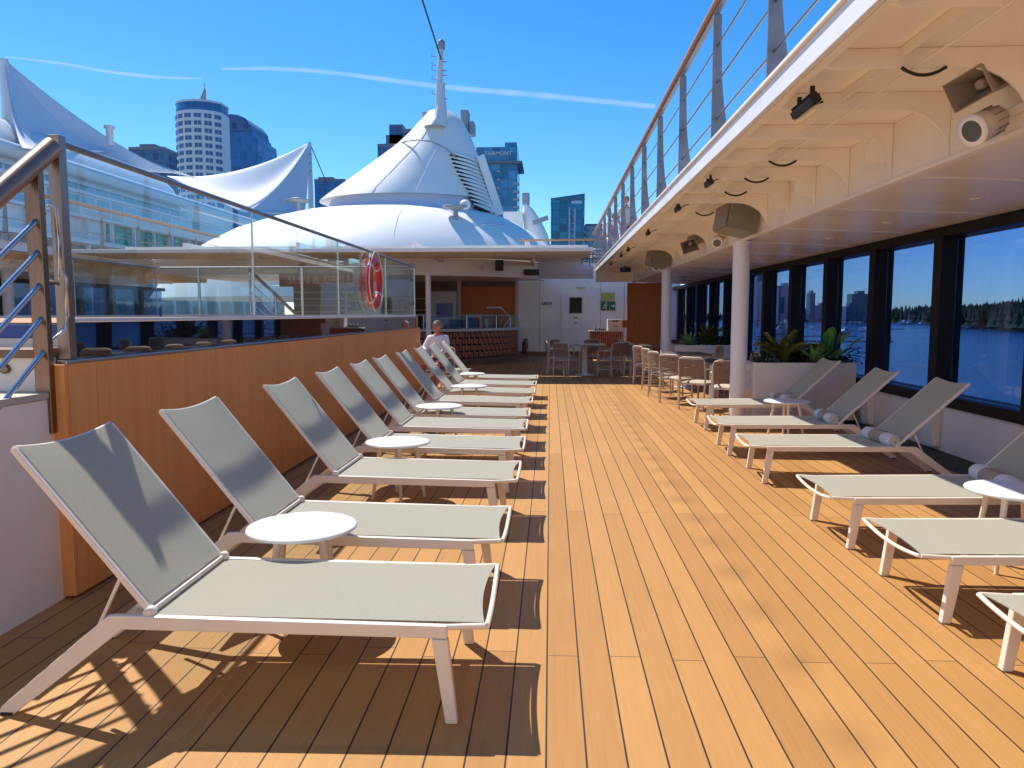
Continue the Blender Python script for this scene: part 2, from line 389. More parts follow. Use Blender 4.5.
def tag(o, label=None, cat=None, group=None, kind=None):
    if label: o['label'] = label
    if cat: o['category'] = cat
    if group: o['group'] = group
    if kind: o['kind'] = kind
    return o
def thing(name, label, cat, loc=(0,0,0), rz=0., group=None):
    o = bpy.data.objects.new(name, None); COL.objects.link(o); o.location = loc; o.rotation_euler = (0,0,rz)
    o.empty_display_size = .2
    return tag(o, label, cat, group)
def kids(o): return [c for c in COL.objects if c.parent == o]
def dup(root, loc, rz=None, label=None, group=None, scale=None):
    r = root.copy(); COL.objects.link(r); r.location = loc
    if rz is not None: r.rotation_euler = (0,0,rz)
    if label: r['label'] = label
    if group: r['group'] = group
    if scale: r.scale = scale
    for ch in list(root.children):
        c = ch.copy(); COL.objects.link(c); c.parent = r
        for g in list(ch.children):
            d = g.copy(); COL.objects.link(d); d.parent = c
    return r
def text_mesh(s, size, name, material, parent, loc, rot, depth=.01, bold=0.):
    cu = bpy.data.curves.new(name, 'FONT'); cu.body = s; cu.size = size; cu.extrude = depth; cu.align_x = 'CENTER'; cu.align_y = 'CENTER'; cu.offset = bold; cu.resolution_u = 3
    tmp = bpy.data.objects.new(name, cu); COL.objects.link(tmp)
    dg = bpy.context.evaluated_depsgraph_get(); me = bpy.data.meshes.new_from_object(tmp.evaluated_get(dg))
    bpy.data.objects.remove(tmp)
    o = bpy.data.objects.new(name, me); COL.objects.link(o); o.location = loc; o.rotation_euler = rot
    me.materials.clear(); me.materials.append(MATS[material])
    if parent: o.parent = parent
    return o
XM = -5.42            # the ship's centre line

# ------------------------------------------------------------------ camera, light, sky
F = 755.
pitch = math.atan(69.5/F); yaw = math.atan(38.4/F*math.cos(pitch))
fw = Vector((-math.sin(yaw)*math.cos(pitch), math.cos(yaw)*math.cos(pitch), -math.sin(pitch)))
rt = Vector((math.cos(yaw), math.sin(yaw), 0)); up = rt.cross(fw)
cam = bpy.data.objects.new('camera', bpy.data.cameras.new('camera')); COL.objects.link(cam)
cam.matrix_world = Matrix(((rt.x, up.x, -fw.x, 0), (rt.y, up.y, -fw.y, 0), (rt.z, up.z, -fw.z, 1.6), (0, 0, 0, 1)))
cam.data.sensor_width = 36; cam.data.lens = F/1024*36; cam.data.clip_start = .05; cam.data.clip_end = 30000
scene.camera = cam

SUN = Vector((-.198, .205, .385)).normalized()      # towards the sun
el = math.asin(SUN.z); az = math.atan2(SUN.x, SUN.y)
sl = bpy.data.lights.new('sun', 'SUN'); so = bpy.data.objects.new('sun', sl); COL.objects.link(so)
so.rotation_euler = SUN.to_track_quat('Z', 'Y').to_euler(); so.location = (0, 0, 60)
sl.energy = 2.95; sl.angle = R(.5); sl.color = (1., .94, .83)
w = bpy.data.worlds.new('World'); scene.world = w; w.use_nodes = True
nt = w.node_tree; bg = nt.nodes['Background']
sky = nt.nodes.new('ShaderNodeTexSky'); sky.sky_type = 'NISHITA'; sky.sun_disc = False
sky.sun_elevation = el; sky.sun_rotation = az; sky.air_density = .8; sky.dust_density = .12; sky.ozone_density = 4.0; sky.altitude = 0
hs = nt.nodes.new('ShaderNodeHueSaturation'); hs.inputs['Saturation'].default_value = 1.32; hs.inputs['Hue'].default_value = .5; nt.links.new(sky.outputs[0], hs.inputs['Color']); nt.links.new(hs.outputs[0], bg.inputs[0]); bg.inputs[1].default_value = .1
scene.view_settings.view_transform = 'Standard'; scene.view_settings.look = 'None'
scene.view_settings.exposure = 1.0; scene.view_settings.gamma = 1
scene.cycles.max_bounces = 14; scene.cycles.transparent_max_bounces = 16; scene.cycles.diffuse_bounces = 9; scene.cycles.glossy_bounces = 4

# ------------------------------------------------------------------ the deck (structure)
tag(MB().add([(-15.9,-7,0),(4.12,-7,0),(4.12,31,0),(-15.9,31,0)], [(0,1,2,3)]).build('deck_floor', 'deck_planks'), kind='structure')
tag(MB().box(4.12, 4.72, -7, 31, -.16, -.04).build('gutter', 'gutter_black'), kind='structure')
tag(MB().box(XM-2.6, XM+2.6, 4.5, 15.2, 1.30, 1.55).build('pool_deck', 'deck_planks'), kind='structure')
tag(MB().add([(-15000,-15000,-18.4),(15000,-15000,-18.4),(15000,15000,-18.4),(-15000,15000,-18.4)], [(0,1,2,3)]).build('water', 'sea_water'), kind='structure')
tag(MB().box(-900, -17.5, -200, 900, -22, -14).build('quay', 'quay'), kind='structure')
tag(MB().box(-16, 5.0, -8, 60, -18.6, -.2).build('ship_hull', 'white_paint'), 'white ship hull below the wooden deck', 'hull')

# ------------------------------------------------------------------ starboard / port superstructure
YA, YB = -4., 27.
FX, BX, WX = 1.56, 2.88, 4.85
def overhang(mirror, label):
    t = thing('deck_overhang', label, 'overhang', (0, 0, 0))
    def b(m, name, material, bevel=0., solid=0.):
        if mirror: m.mirror(XM)
        return m.build(name, material, t, bevel=bevel, solid=solid)
    b(MB().box(FX-.01, FX+.03, YA, YB, 3.09, 3.245), 'fascia', 'fascia_paint', .004)
    b(MB().box(FX-.035, FX+.06, YA, YB, 3.248, 3.275), 'waterway_bar', 'ceiling_paint', .004)
    b(MB().box(FX+.033, WX+.15, YA, YB, 3.19, 3.24), 'deck_plate', 'ceiling_paint')
    b(MB().box(FX+.034, FX+.10, YA, YB, 3.09, 3.11), 'fascia_flange', 'ceiling_paint')
    b(MB().box(2.08, 2.092, YA, YB, 3.125, 3.187), 'girder', 'ceiling_paint', .002)
    b(MB().tube([(2.16, YA, 3.064), (2.16, YB-.1, 3.064)], .007, 6), 'conduit', 'ceiling_paint')
    # longitudinal side plate and beam
    b(MB().box(BX-.02, BX, YA, YB, 2.735, 3.187), 'side_plate', 'ceiling_paint')
    b(MB().box(BX-.03, BX+.05, YA, YB, 2.70, 2.732), 'beam_flange', 'ceiling_paint', .004)
    n = int((YB-.8-(-2.)) / .92)
    for k in range(n):
        y = 4.80 + .92*(k-7)
        poly = [(FX+.035, 3.188), (FX+.035, 3.10), (FX+.12, 3.07), (2.46, 3.07)]
        for i in range(1, 9):
            a = PI/2*i/8; poly.append((2.46 + (BX-.025-2.46)*math.sin(a), 2.735 + .335*math.cos(a)))
        poly.append((BX-.022, 3.188))
        b(MB().prism(poly, y-.009, y+.009), 'frame', 'ceiling_paint', .003)
        if k in (9, 11, 12, 14):
            dpl = [(2.60,2.80),(2.60,2.93),(2.63,2.985),(2.68,3.0),(2.73,2.97),(2.78,2.89),(2.80,2.80),(2.77,2.785),(2.63,2.785)]
            dpl = [(x+.012, z-.01+.0) for x, z in dpl]
            b(MB().prism([(x+.02 if x < 2.7 else x, z+.09) for x, z in dpl], y-.024, y-.0125), 'cover_plate', 'ceiling_paint', .004)
    # lower soffit, sloping slightly out to the windows
    b(MB().add([(BX+.052,YA,2.73),(WX-.05,YA,2.655),(WX-.05,YB,2.655),(BX+.052,YB,2.73),(BX+.052,YA,2.76),(WX-.05,YA,2.685),(WX-.05,YB,2.685),(BX+.052,YB,2.76)],
        [(0,3,2,1),(4,5,6,7),(0,1,5,4),(1,2,6,5),(2,3,7,6),(3,0,4,7)]), 'soffit', 'soffit_gloss')
    for k in range(15):
        y = 8.35 + 1.87*(k-4)
        b(MB().add([(BX+.1,y,2.7215),(WX-.25,y,2.6565),(WX-.25,y+.055,2.6565),(BX+.1,y+.055,2.7215),(BX+.1,y,2.728),(WX-.25,y,2.663),(WX-.25,y+.055,2.663),(BX+.1,y+.055,2.728)],
            [(0,3,2,1),(4,5,6,7),(0,1,5,4),(1,2,6,5),(2,3,7,6),(3,0,4,7)]), 'seam_strip', 'fascia_paint')
        b(MB().lathe([(.045, 0), (.06, .004), (.06, .012)], (4.0, y+.95, 2.673), 16), 'downlight', 'sign_white')
    b(MB().box(FX+.035, BX-.03, YB-.08, YB, 2.74, 3.187), 'end_plate', 'wall_grey')
    return t
overhang(False, 'white upper deck overhang with curved frames above the right hand loungers')
overhang(True, 'far upper deck overhang seen behind the glass balustrade across the pool')

def window_wall(mirror, label):
    t = thing('window_wall', label, 'window wall')
    def b(m, name, material, bevel=0.):
        if mirror: m.mirror(XM)
        return m.build(name, material, t, bevel=bevel)
    b(MB().box(4.74, 5.05, YA, YB+3, -.12, .50), 'wall_panel', 'wall_grey', .004)
    b(MB().box(4.70, 5.05, YA, YB+3, .503, .63), 'sill', 'black_frame', .004)
    b(MB().box(4.72, 5.05, YA, YB+3, 2.53, 2.655), 'header', 'black_frame', .004)
    for k in range(19):
        y = 9.46 + 1.87*(k-7)
        if y > YB+2.9: break
        b(MB().box(4.66, 4.93, y-.10, y+.10, .632, 2.528), 'post', 'black_frame', .006)
        b(MB().box(4.835, 4.85, y+.102, y+1.768, .632, 2.528), 'pane', 'glass_tint')
        b(MB().prism([(4.735,0), (4.735,.498), (4.60,.498), (4.655,0)], y-.13, y+.13), 'rib', 'wall_grey', .006)
    return t
window_wall(False, 'window wall of blue tinted panes in black frames overlooking the sea')
window_wall(True, 'far window wall across the pool behind the glass balustrade')

def column(x, y, label, r=.125, z=2.70):
    t = thing('column', label, 'column', (x, y, 0), group='white round columns under the overhang')
    MB().lathe([(r, .02), (r, z-.05)], n=28).build('shaft', 'fascia_paint', t)
    MB().lathe([(r+.02, .003), (r+.02, .02), (r+.004, .035)], n=28).build('base_ring', 'fascia_paint', t)
    MB().lathe([(r+.004, z-.06), (r+.03, z-.02), (r+.03, z-.002)], n=28).build('collar', 'fascia_paint', t)
    return t
column(2.90, 11.78, 'nearer white round column beside the planter of tropical plants')
column(2.90, 19.2, 'farther white round column at the left end of the low distant planter')
c3 = column(2*XM-2.90, 11.45, 'white round column across the pool, nearer of the two there')
c4 = column(2*XM-2.90, 18.6, 'white round column across the pool, farther of the two there')

# upper deck railing over the fascia
def upper_railing(mirror, label):
    t = thing('upper_railing', label, 'railing')
    def b(m, name, material, bevel=0.):
        if mirror: m.mirror(XM)
        return m.build(name, material, t, bevel=bevel)
    top = 4.50
    b(MB().tube([(FX-.02, YA, top), (FX-.02, YB+1, top)], .036, 12), 'handrail', 'rail_wood')
    b(MB().bar((FX+.0, YA, top-.06), (FX+.0, YB+1, top-.06), .05, .02), 'handrail_bracket', 'rail_grey')
    for z in (4.14, 3.80, 3.46):
        b(MB().tube([(FX+.015, YA, z), (FX+.015, YB+1, z)], .0095, 6), 'rail_rod', 'brushed_steel')
    for k in range(17):
        y = 5.65 + 1.87*(k-4)
        if y > YB+1: break
        poly = [(FX-.03, 3.277), (FX+.125, 3.277), (FX+.115, 3.42), (FX+.085, 3.60), (FX+.065, 3.80), (FX+.052, 4.1), (FX+.045, top-.07), (FX-.03, top-.07)]
        b(MB().prism(poly, y-.012, y+.012), 'stanchion', 'rail_grey', .003)
    return t
upper_railing(False, 'upper deck railing with wooden handrail and flared grey posts above the fascia')
upper_railing(True, 'far upper deck railing across the pool, seen through the balustrade')

# ------------------------------------------------------------------ raised pool block: wooden wall, dark band, balustrade
def pool_side(mirror):
    far = ' on the far side of the pool' if mirror else ''
    WXL = -2.66
    def b(m, name, material, t, bevel=0.):
        if mirror: m.mirror(XM)
        return m.build(name, material, t, bevel=bevel)
    t = thing('wooden_wall', 'far teak panelled wall of the raised pool deck behind the glass' if mirror else 'long teak panelled wall behind the left row of loungers', 'wall')
    ys = [4.03, 4.29, 5.88, 7.46, 9.04, 10.62, 12.20, 13.78, 15.36]
    for y0, y1 in zip(ys[:-1], ys[1:]):
        b(MB().box(WXL-.04, WXL, y0+.003, y1-.003, .02, 1.325), 'panel', 'teak_panel', t, .0015)
    b(MB().box(WXL-.083, WXL-.001, 3.998, 4.027, .02, 1.325), 'end_strip', 'teak_panel', t, .0015)
    b(MB().box(WXL-.10, WXL-.042, 4.06, 15.35, .02, 1.32), 'backing', 'dark_void', t)
    b(MB().box(WXL-.06, WXL-.004, 4.03, 15.36, 1.3265, 1.345), 'cap_strip', 'steel', t, .002)
    b(MB().box(WXL-3.0, WXL-.05, 15.362, 15.40, .02, 1.55), 'end_panel', 'teak_panel', t)
    t = thing('dark_glass_band', 'dark reflective band across the pool below the far balustrade' if mirror else 'dark reflective band between the teak wall and the glass balustrade', 'glass band')
    for y0, y1 in zip([4.22, 6.91, 9.73, 12.56], [6.91, 9.73, 12.56, 15.36]):
        b(MB().prism([(WXL-.10, 1.347), (WXL-.0775, 1.347), (WXL-.075, 1.555), (WXL-.10, 1.555)], y0+.004, y1-.004), 'band_panel', 'glass_dark', t)
    t = thing('glass_balustrade', 'far glass balustrade across the pool' if mirror else 'clear glass balustrade with dark top rail above the teak wall', 'balustrade')
    b(MB().box(WXL-.11, WXL-.055, 4.22, 15.30, 1.557, 1.580), 'base_channel', 'convention_white', t, .003)
    for y0, y1 in zip([4.24, 6.91, 9.73, 12.56], [6.91, 9.73, 12.56, 15.25]):
        b(MB().box(WXL-.09, WXL-.078, y0+.006, y1-.006, 1.582, 2.535), 'pane', 'glass_clear', t)
    if not mirror:
        for x0, x1 in ((-8.0, -7.23), (-7.17, -5.08), (-5.02, WXL-.10)): b(MB().box(x0, x1, 15.254, 15.266, 1.60, 2.535), 'pane', 'glass_clear', t)
        for x in (-7.2, -5.05): b(MB().box(x-.022, x+.022, 15.24, 15.28, 1.55, 2.54), 'post', 'steel', t)
        b(MB().box(-8.0, WXL-.1, 15.245, 15.275, 1.552, 1.598), 'base_channel', 'convention_white', t)
    b(MB().tube([(WXL-.084, 4.2, 2.553), (WXL-.084, 15.27, 2.553)], .019, 10), 'top_rail', 'rail_grey', t)
    if not mirror: b(MB().tube([(WXL-.084, 15.26, 2.553), (-8.0, 15.26, 2.553)], .019, 10), 'top_rail', 'rail_grey', t)
    for y in [6.91, 9.73, 12.56, 15.25]:
        b(MB().box(WXL-.092, WXL-.076, y-.006, y+.006, 1.594, 2.54), 'joint_strip', 'steel', t)
pool_side(False); pool_side(True)

# end of stair: side wall, treads, posts, rail
t = thing('pool_stair', 'white stair with tan treads climbing to the pool deck at the left edge', 'stair')
prof = [(-1., .0), (4.02, .0), (4.02, 1.14), (3.55, 1.14), (3.55, .94), (3.28, .94), (3.28, .74), (3.0, .74), (3.0, .54), (2.7, .54), (2.7, .34), (2.4, .34), (2.4, .15), (-1., .15)]
MB().prism(prof[1:13] + [(2.4, 0)], -4.0, -2.735, 'x').build('stair_block', 'stair_white', t, bevel=.004)
for (y0, y1, z) in [(3.53, 4.025, 1.143), (3.26, 3.545, .943), (2.98, 3.275, .743), (2.68, 2.995, .543), (2.38, 2.695, .343)]:
    MB().box(-4.0, -2.725, y0, y1, z, z+.035).build('tread', 'cream_box', t, bevel=.004)
MB().box(-4.0, -2.84, 4.03, 4.2, 0., 1.36).build('riser', 'stair_white', t)
MB().box(-4.0, -2.83, 4.0, 4.3, 1.363, 1.41).build('upper_tread', 'bar_wood_floor', t, bevel=.004)
MB().box(-6.0, -2.84, 4.31, 4.45, 1.3, 1.46).build('coaming', 'stair_white', t)
MB().box(-6.0, -2.85, 4.32, 4.46, 1.463, 1.54).build('tile_band', 'pool_blue', t)
MB().lathe([(.02, -.005), (.026, -.003), (.026, .02)], (-3.01, 4.01, 1.30), 14, axis='y').build('drain_fitting', 'bronze_steel', t)
MB().box(-2.80, -2.745, 4.026, 4.22, 0., 1.14).build('end_panel', 'stair_white', t)
t = thing('stair_railing', 'steel stair railing with copper handrail and sloping rods at the left edge', 'railing')
MB().box(-2.80, -2.715, 3.955, 4.0, .95, 2.42).build('post', 'bronze_steel', t, bevel=.004)
MB().box(-2.785, -2.715, 4.14, 4.205, 1.345, 2.59).build('post', 'brushed_steel', t, bevel=.004)
sl_ = .74
MB().tube([(-2.757, 4.14, 2.52), (-2.757, 3.0, 2.52-sl_*1.14), (-2.757, 2.0, 2.52-sl_*2.14)], .055, 16).build('handrail', 'rail_copper', t)
for z in (2.13, 1.965, 1.79, 1.61, 1.43):
    MB().tube([(-2.745, 4.03, z+.02), (-2.745, 3.0, z-sl_*1.0), (-2.745, 2.0, z-sl_*2.)], .0135, 8).build('rod', 'steel', t)
MB().tube([(-2.72, 4.02, 2.2), (-2.70, 4.06, 2.18), (-2.70, 4.07, 2.0), (-2.70, 4.07, 1.80), (-2.70, 4.05, 1.77), (-2.73, 4.0, 1.79)], .012, 8).build('rod_return', 'steel', t)
MB().tube([(-2.72, 4.1, 1.86), (-2.70, 4.115, 1.8), (-2.70, 4.115, 1.60), (-2.70, 4.08, 1.52), (-2.73, 4.0, 1.45)], .012, 8).build('rod_return', 'steel', t)
MB().box(-2.775, -2.74, 3.2, 3.25, .95, 1.98).build('post', 'bronze_steel', t, bevel=.004)

# unseen white wall added behind the camera to bounce sunlight into the shade
t = thing('bounce_wall', 'added white wall behind the camera bouncing sunlight into the shade', 'building')
MB().box(-16, 5.0, -8.4, -7.05, 0, 10.5).build('wall', 'fascia_paint', t)
for z in (4.2, 7.4):
    MB().box(-15.5, 4.6, -7.05, -6.9, z-.9, z-.75).build('ledge', 'fascia_paint', t, bevel=.01)
    for k in range(7): MB().box(-15+2.8*k, -13+2.8*k, -7.06, -7.03, z, z+1.3).build('window', 'glass_dark', t)
for x in (-12.5, -5.5, 1.2): MB().box(x-.5, x+.5, -7.07, -7.0, .05, 2.15).build('door', 'wall_grey', t, bevel=.01)
# ------------------------------------------------------------------ loungers
LG = 'sling sun loungers lined up along the deck'
def make_lounger(bd=1.865, bz=1.075):
    t = thing('sun_lounger', 'x', 'sun lounger', group=LG)
    W = .36
    def X(d): return 1.0-d
    for s in (-1, 1):
        y = s*W
        # rail continuing down into the raked rear leg, as one bent bar (side profile)
        h = .05
        poly = [(X(.155), .345), (X(1.44), .362), (X(1.905), .0), (X(1.97), .0), (X(1.952), .035), (X(1.50), .415), (X(1.44), .418), (X(.155), .396)]
        MB().prism(poly, y-.016, y+.016).build('side_rail', 'white_metal', t, bevel=.005)
        lp = [(X(.152), .343), (X(.215), .343), (X(.163), .002), (X(.115), .002)]
        MB().prism(lp, y-.02, y+.02).build('leg', 'white_metal', t, bevel=.005)
        MB().tube([(X(.16), y*.985, .385), (X(.005), y*.985, .392)], .013, 8).build('toe_tube', 'white_metal', t)
        MB().box(X(1.955), X(1.905), y-.019, y+.019, .0, .012).build('foot_pad', 'rubber', t)
        ys = y*.80; q_ = .22
        MB().bar((X(1.345+(bd-1.345)*q_+.022), ys, .425+(bz-.425)*q_-.016), (X(1.60), ys*1.05, .30), .018, .012).build('strut', 'white_metal', t)
    n = 12
    pts = [(X(.0), W*.985*(2*i/n-1), .392-.034*(1-(2*i/n-1)**2)) for i in range(n+1)]
    MB().tube(pts, .012, 8, up=(1,0,0)).build('toe_bar', 'white_metal', t)
    MB().box(X(1.45), X(1.42), -W+.017, W-.017, .352, .384).build('cross_bar', 'white_metal', t, bevel=.004)
    MB().box(X(.33), X(.30), -W+.017, W-.017, .338, .368).build('cross_bar', 'white_metal', t, bevel=.004)
    MB().bar((X(1.78), -W+.017, .155), (X(1.78), W-.017, .155), .02, .02).build('cross_bar', 'white_metal', t, bevel=.003)
    # seat sling: gently hollowed, its toe edge drawn in
    nu, nv = 14, 10; g = []
    for i in range(nu+1):
        row = []
        for j in range(nv+1):
            v = 2*j/nv-1; e = (1-v*v)
            d0 = .012 + .026*e; d = d0 + (1.345-d0)*i/nu
            row.append((X(d), v*(W-.022), .398 + .012*(d/1.34) - .004*e*math.sin(PI*min(1, max(0, i/nu)))**.5))
        g.append(row)
    MB().grid(g).build('seat_sling', 'sling', t, solid=.004)
    # backrest
    px, pz, tx, tz = X(1.345), .425, X(bd), bz
    ax = Vector((tx-px, 0, tz-pz)); axn = ax.normalized(); nrm = Vector((-axn.z, 0, axn.x)) * -1
    fr = MB()
    for s in (-1, 1):
        y = s*(W-.03)
        fr.bar((px, y, pz), (tx, y, tz), .022, .036, up=(0,1,0))
    pts = [Vector((tx, (W-.03)*(2*i/n-1), tz)) + axn*(-.02*(1-(2*i/n-1)**2)) - nrm*(.018*(1-(2*i/n-1)**2)) for i in range(n+1)]
    fr.tube(pts, .0125, 8, up=(1,0,0))
    fr.bar((px+.0, -W+.03, pz), (px+.0, W-.03, pz), .03, .022)
    fr.build('backrest_frame', 'white_metal', t, bevel=.004)
    g = []
    for i in range(nu+1):
        row = []
        for j in range(nv+1):
            v = 2*j/nv-1; e = 1-v*v; u = i/nu
            p = Vector((px, 0, pz)) + ax*(.02 + .98*u) + Vector((0, v*(W-.036), 0))
            p += nrm*(.012 - .006*e*math.sin(PI*u)**.6 - .018*e*u**6) - axn*(.02*e*u**6)
            row.append(tuple(p))
        g.append(row)
    MB().grid(g).build('back_sling', 'sling', t, solid=.004)
    for s in (-1, 1):
        MB().lathe([(.001, -.018), (.022, -.018), (.022, .018), (.001, .018)], (px+.005, s*(W-.012), pz), 14, axis='y').build('hinge', 'white_metal', t)
    return t
lg0 = make_lounger()
LEFT = [(2.80, .375, 'nearest lounger of the left row, railing shadows across its backrest', .7),
        (3.93, .375, 'second nearest lounger of the left row, just beyond the nearest round side table', 0),
        (5.40, .375, 'left lounger third from the camera, between the two nearest side tables', 0),
        (6.66, .375, 'left lounger just beyond the second side table, fourth from the camera', 0),
        (7.88, .375, 'left lounger fifth from the camera, in front of the third side table', 0),
        (8.92, .375, 'left lounger sixth from the camera, just beyond the third side table', 0),
        (10.28, .375, 'left lounger with bluish shaded backrest, in front of the fourth side table', 0),
        (11.60, .375, 'left lounger just beyond the fourth side table, eighth from the camera', 0),
        (12.93, .375, 'left lounger second from the far end, its backrest before the seated man', -1),
        (14.25, .375, 'farthest lounger of the left row, beside the last side table', 0)]
first = True
for (y, hw, lab, rz) in LEFT:
    loc = (-.245-1.0, y+hw, 0)
    if first:
        lg0.location = loc; lg0.rotation_euler = (0, 0, R(rz)); lg0['label'] = lab; first = False
    else: dup(lg0, (loc[0]+rnd.uniform(-.012, .012), loc[1], 0), R(rz+rnd.uniform(-.7, .7)), lab)
RIGHT = [(10.50, 'farthest lounger of the right row, against the planter beside the white column'),
         (8.55, 'right lounger with a rolled towel, second from the planter'),
         (7.12, 'right lounger third from the planter, towel roll below its tall backrest'),
         (5.15, 'right lounger behind the round table, its backrest cut by the right photo edge'),
         (3.90, 'right lounger in front of the right round side table, backrest out of frame'),
         (2.65, 'nearest right lounger, only its toe end showing at the right edge')]
lg1 = None
for y, lab in RIGHT:
    if lg1 is None: lg1 = make_lounger(1.95, 1.07); lg1.location = (2.92+.1, y+.375, 0); lg1.rotation_euler = (0, 0, PI); lg1.scale = (1, 1, .9); lg1['label'] = lab
    else: dup(lg1, (2.92, y+.375, 0), PI+(R(-3) if 6.9 < y < 8.8 else 0), lab)
dup(lg0, (-2.55, 16.05, 0), R(62), 'lone lounger back peeking up beside the seated man at the wall end')

# ------------------------------------------------------------------ side tables
def make_table():
    t = thing('side_table', 'x', 'side table', group='low round white side tables')
    MB().lathe([(.02, .482), (.262, .482), (.278, .487), (.283, .495), (.279, .503), (.268, .506), (.001, .506)], n=40).build('tabletop', 'table_white', t)
    for k in range(4):
        a = PI/4 + PI/2*k + .2
        MB().tube([(.15*math.cos(a), .15*math.sin(a), .482), (.225*math.cos(a), .225*math.sin(a), .0)], .021, 12, r2=.013).build('leg', 'white_metal', t)
    return t
tb0 = make_table()
TBL = [(-1.29, 3.80, 'nearest round white side table, casting a shadow on the nearest left lounger'),
       (-1.32, 6.44, 'round side table between the third and fourth left loungers'),
       (-1.34, 9.02, 'third round side table along the left row'),
       (-1.25, 11.60, 'fourth round side table along the left row, beside the shaded backrest'),
       (-1.50, 14.05, 'farthest round side table in the left row, near the bar'),
       (2.93, 4.83, 'round side table half in shade between the nearest right loungers'),
       (3.02, 9.75, 'round side table in the shade between the two farthest right loungers')]
for i, (x, y, lab) in enumerate(TBL):
    if i == 0: tb0.location = (x, y, 0); tb0['label'] = lab
    else: dup(tb0, (x, y, 0), rnd.uniform(0, 1.5), lab)

# ------------------------------------------------------------------ rolled towels
def make_towel():
    t = thing('rolled_towel', 'x', 'towel', group='rolled white towels with tan stripe')
    L = .56; r0 = .068
    def lump(k): return r0*(1 + .025*math.sin(3*k) + .015*math.sin(7*k+1))
    def seg(a, b, n, rr=1.):
        m = MB(); vs = []; fs = []; N = 28
        for i in range(n+1):
            y = a + (b-a)*i/n; q = 1.
            if abs(y) > L/2-.03: q = 1-.18*((abs(y)-(L/2-.03))/.03)**2
            for k in range(N):
                th = 2*PI*k/N; r = lump(th)*q*rr*(1+.01*math.sin(40*y+th*2))
                vs.append((r*math.cos(th)*1.06, y, r*math.sin(th)*.96 + r0*.96))
        for i in range(n):
            for k in range(N): fs.append((i*N+k, (i+1)*N+k, (i+1)*N+(k+1) % N, i*N+(k+1) % N))
        m.add(vs, fs, True); return m
    seg(-L/2, -.115, 8).build('towel_end', 'towel_white', t); seg(.115, L/2, 8).build('towel_end', 'towel_white', t)
    seg(-.115, .115, 8, 1.012).build('stripe', 'towel_tan', t)
    for s in (-1, 1):
        m = MB(); pts = []
        for i in range(60):
            a = i*.38; r = .008+.046*i/60
            pts.append((r*math.cos(a), s*(L/2+.002*math.sin(i*.9)-.006), r*math.sin(a)+r0*.96))
        m.tube(pts, .0058, 6, up=(0,1,0)); m.build('spiral', 'towel_white', t)
        MB().lathe([(.0005, 0), (.054, 0), (.054, .004), (.0005, .004)], (0, s*(L/2-.010)-.002, r0*.96), 20, axis='y').build('end_face', 'towel_tan', t)
    return t
tw0 = make_towel()
TW = [(10.50, 'rolled towel on the farthest right lounger beside the shaded side table', .06),
      (8.50, 'rolled towel on the second lounger from the planter', -.05),
      (7.05, 'rolled towel on the right lounger whose whole backrest shows tallest', .05),
      (5.15, 'rolled towel behind the right round side table, on the cropped lounger', -.08)]
for i, (y, lab, rz) in enumerate(TW):
    loc = (3.21+(.08 if i == 0 else 0), y+.375, .352)
    if i == 0: tw0.location = loc; tw0.rotation_euler = (0,0,rz); tw0['label'] = lab
    else: dup(tw0, loc, rz, lab)

# ------------------------------------------------------------------ planters and plants
def planter(x0, x1, y0, y1, h, label):
    t = thing('planter', label, 'planter', ((x0+x1)/2, (y0+y1)/2, 0), group='long pale planters by the windows')
    a, b_ = (x1-x0)/2, (y1-y0)/2; wl = .05
    m = MB(); m.box(-a, a, -b_, -b_+wl, .0, h); m.box(-a, a, b_-wl, b_, .0, h); m.box(-a, -a+wl, -b_+wl, b_-wl, 0, h); m.box(a-wl, a, -b_+wl, b_-wl, 0, h)
    m.build('box_wall', 'planter', t, bevel=.006)
    MB().box(-a+wl, a-wl, -b_+wl, b_-wl, h-.10, h-.06).build('soil', 'soil', t)
    return t
planter(3.10, 4.62, 11.62, 12.3, .87, 'pale planter full of tropical plants behind the far right lounger')
planter(3.12, 4.60, 19.0, 19.7, .84, 'low distant planter at the windows behind the dining chairs')

def leaf(m, base, direction, length, width, droop, n=6, fold=.25, tip=1.):
    base = Vector(base); d = Vector(direction).normalized(); side = d.cross(Vector((0,0,1)))
    if side.length < .05: side = Vector((1,0,0))
    side.normalize(); upv = side.cross(d).normalized()
    rows = []
    for i in range(n+1):
        u = i/n; c = base + d*length*u + Vector((0,0,-1))*droop*length*u*u
        wd = width*max(.02, math.sin(PI*min(1., (u*.93+.07)))**.8)*(1-u*.25*tip)
        rows.append([tuple(c - side*wd/2 + upv*fold*wd/2), tuple(c), tuple(c + side*wd/2 + upv*fold*wd/2)])
    m.grid(rows, True)
def frond(m, base, direction, length, droop, nl=16, lw=.02, ll=.22):
    base = Vector(base); d = Vector(direction).normalized(); side = d.cross(Vector((0,0,1)))
    if side.length < .05: side = Vector((1,0,0))
    side.normalize(); pts = []
    for i in range(9):
        u = i/8; pts.append(base + d*length*u + Vector((0,0,-1))*droop*length*u*u)
    m.tube(pts, .009, 5, r2=.003)
    for i in range(nl):
        u = .15+.85*i/nl; c = base + d*length*u + Vector((0,0,-1))*droop*length*u*u
        L = ll*(1-.55*u)*rnd.uniform(.85, 1.15)
        for s in (-1, 1):
            dd = (side*s*.8 + d*.75 + Vector((0,0,.25))).normalized()
            leaf(m, c, dd, L, lw*2.6, .35, 3, .1)
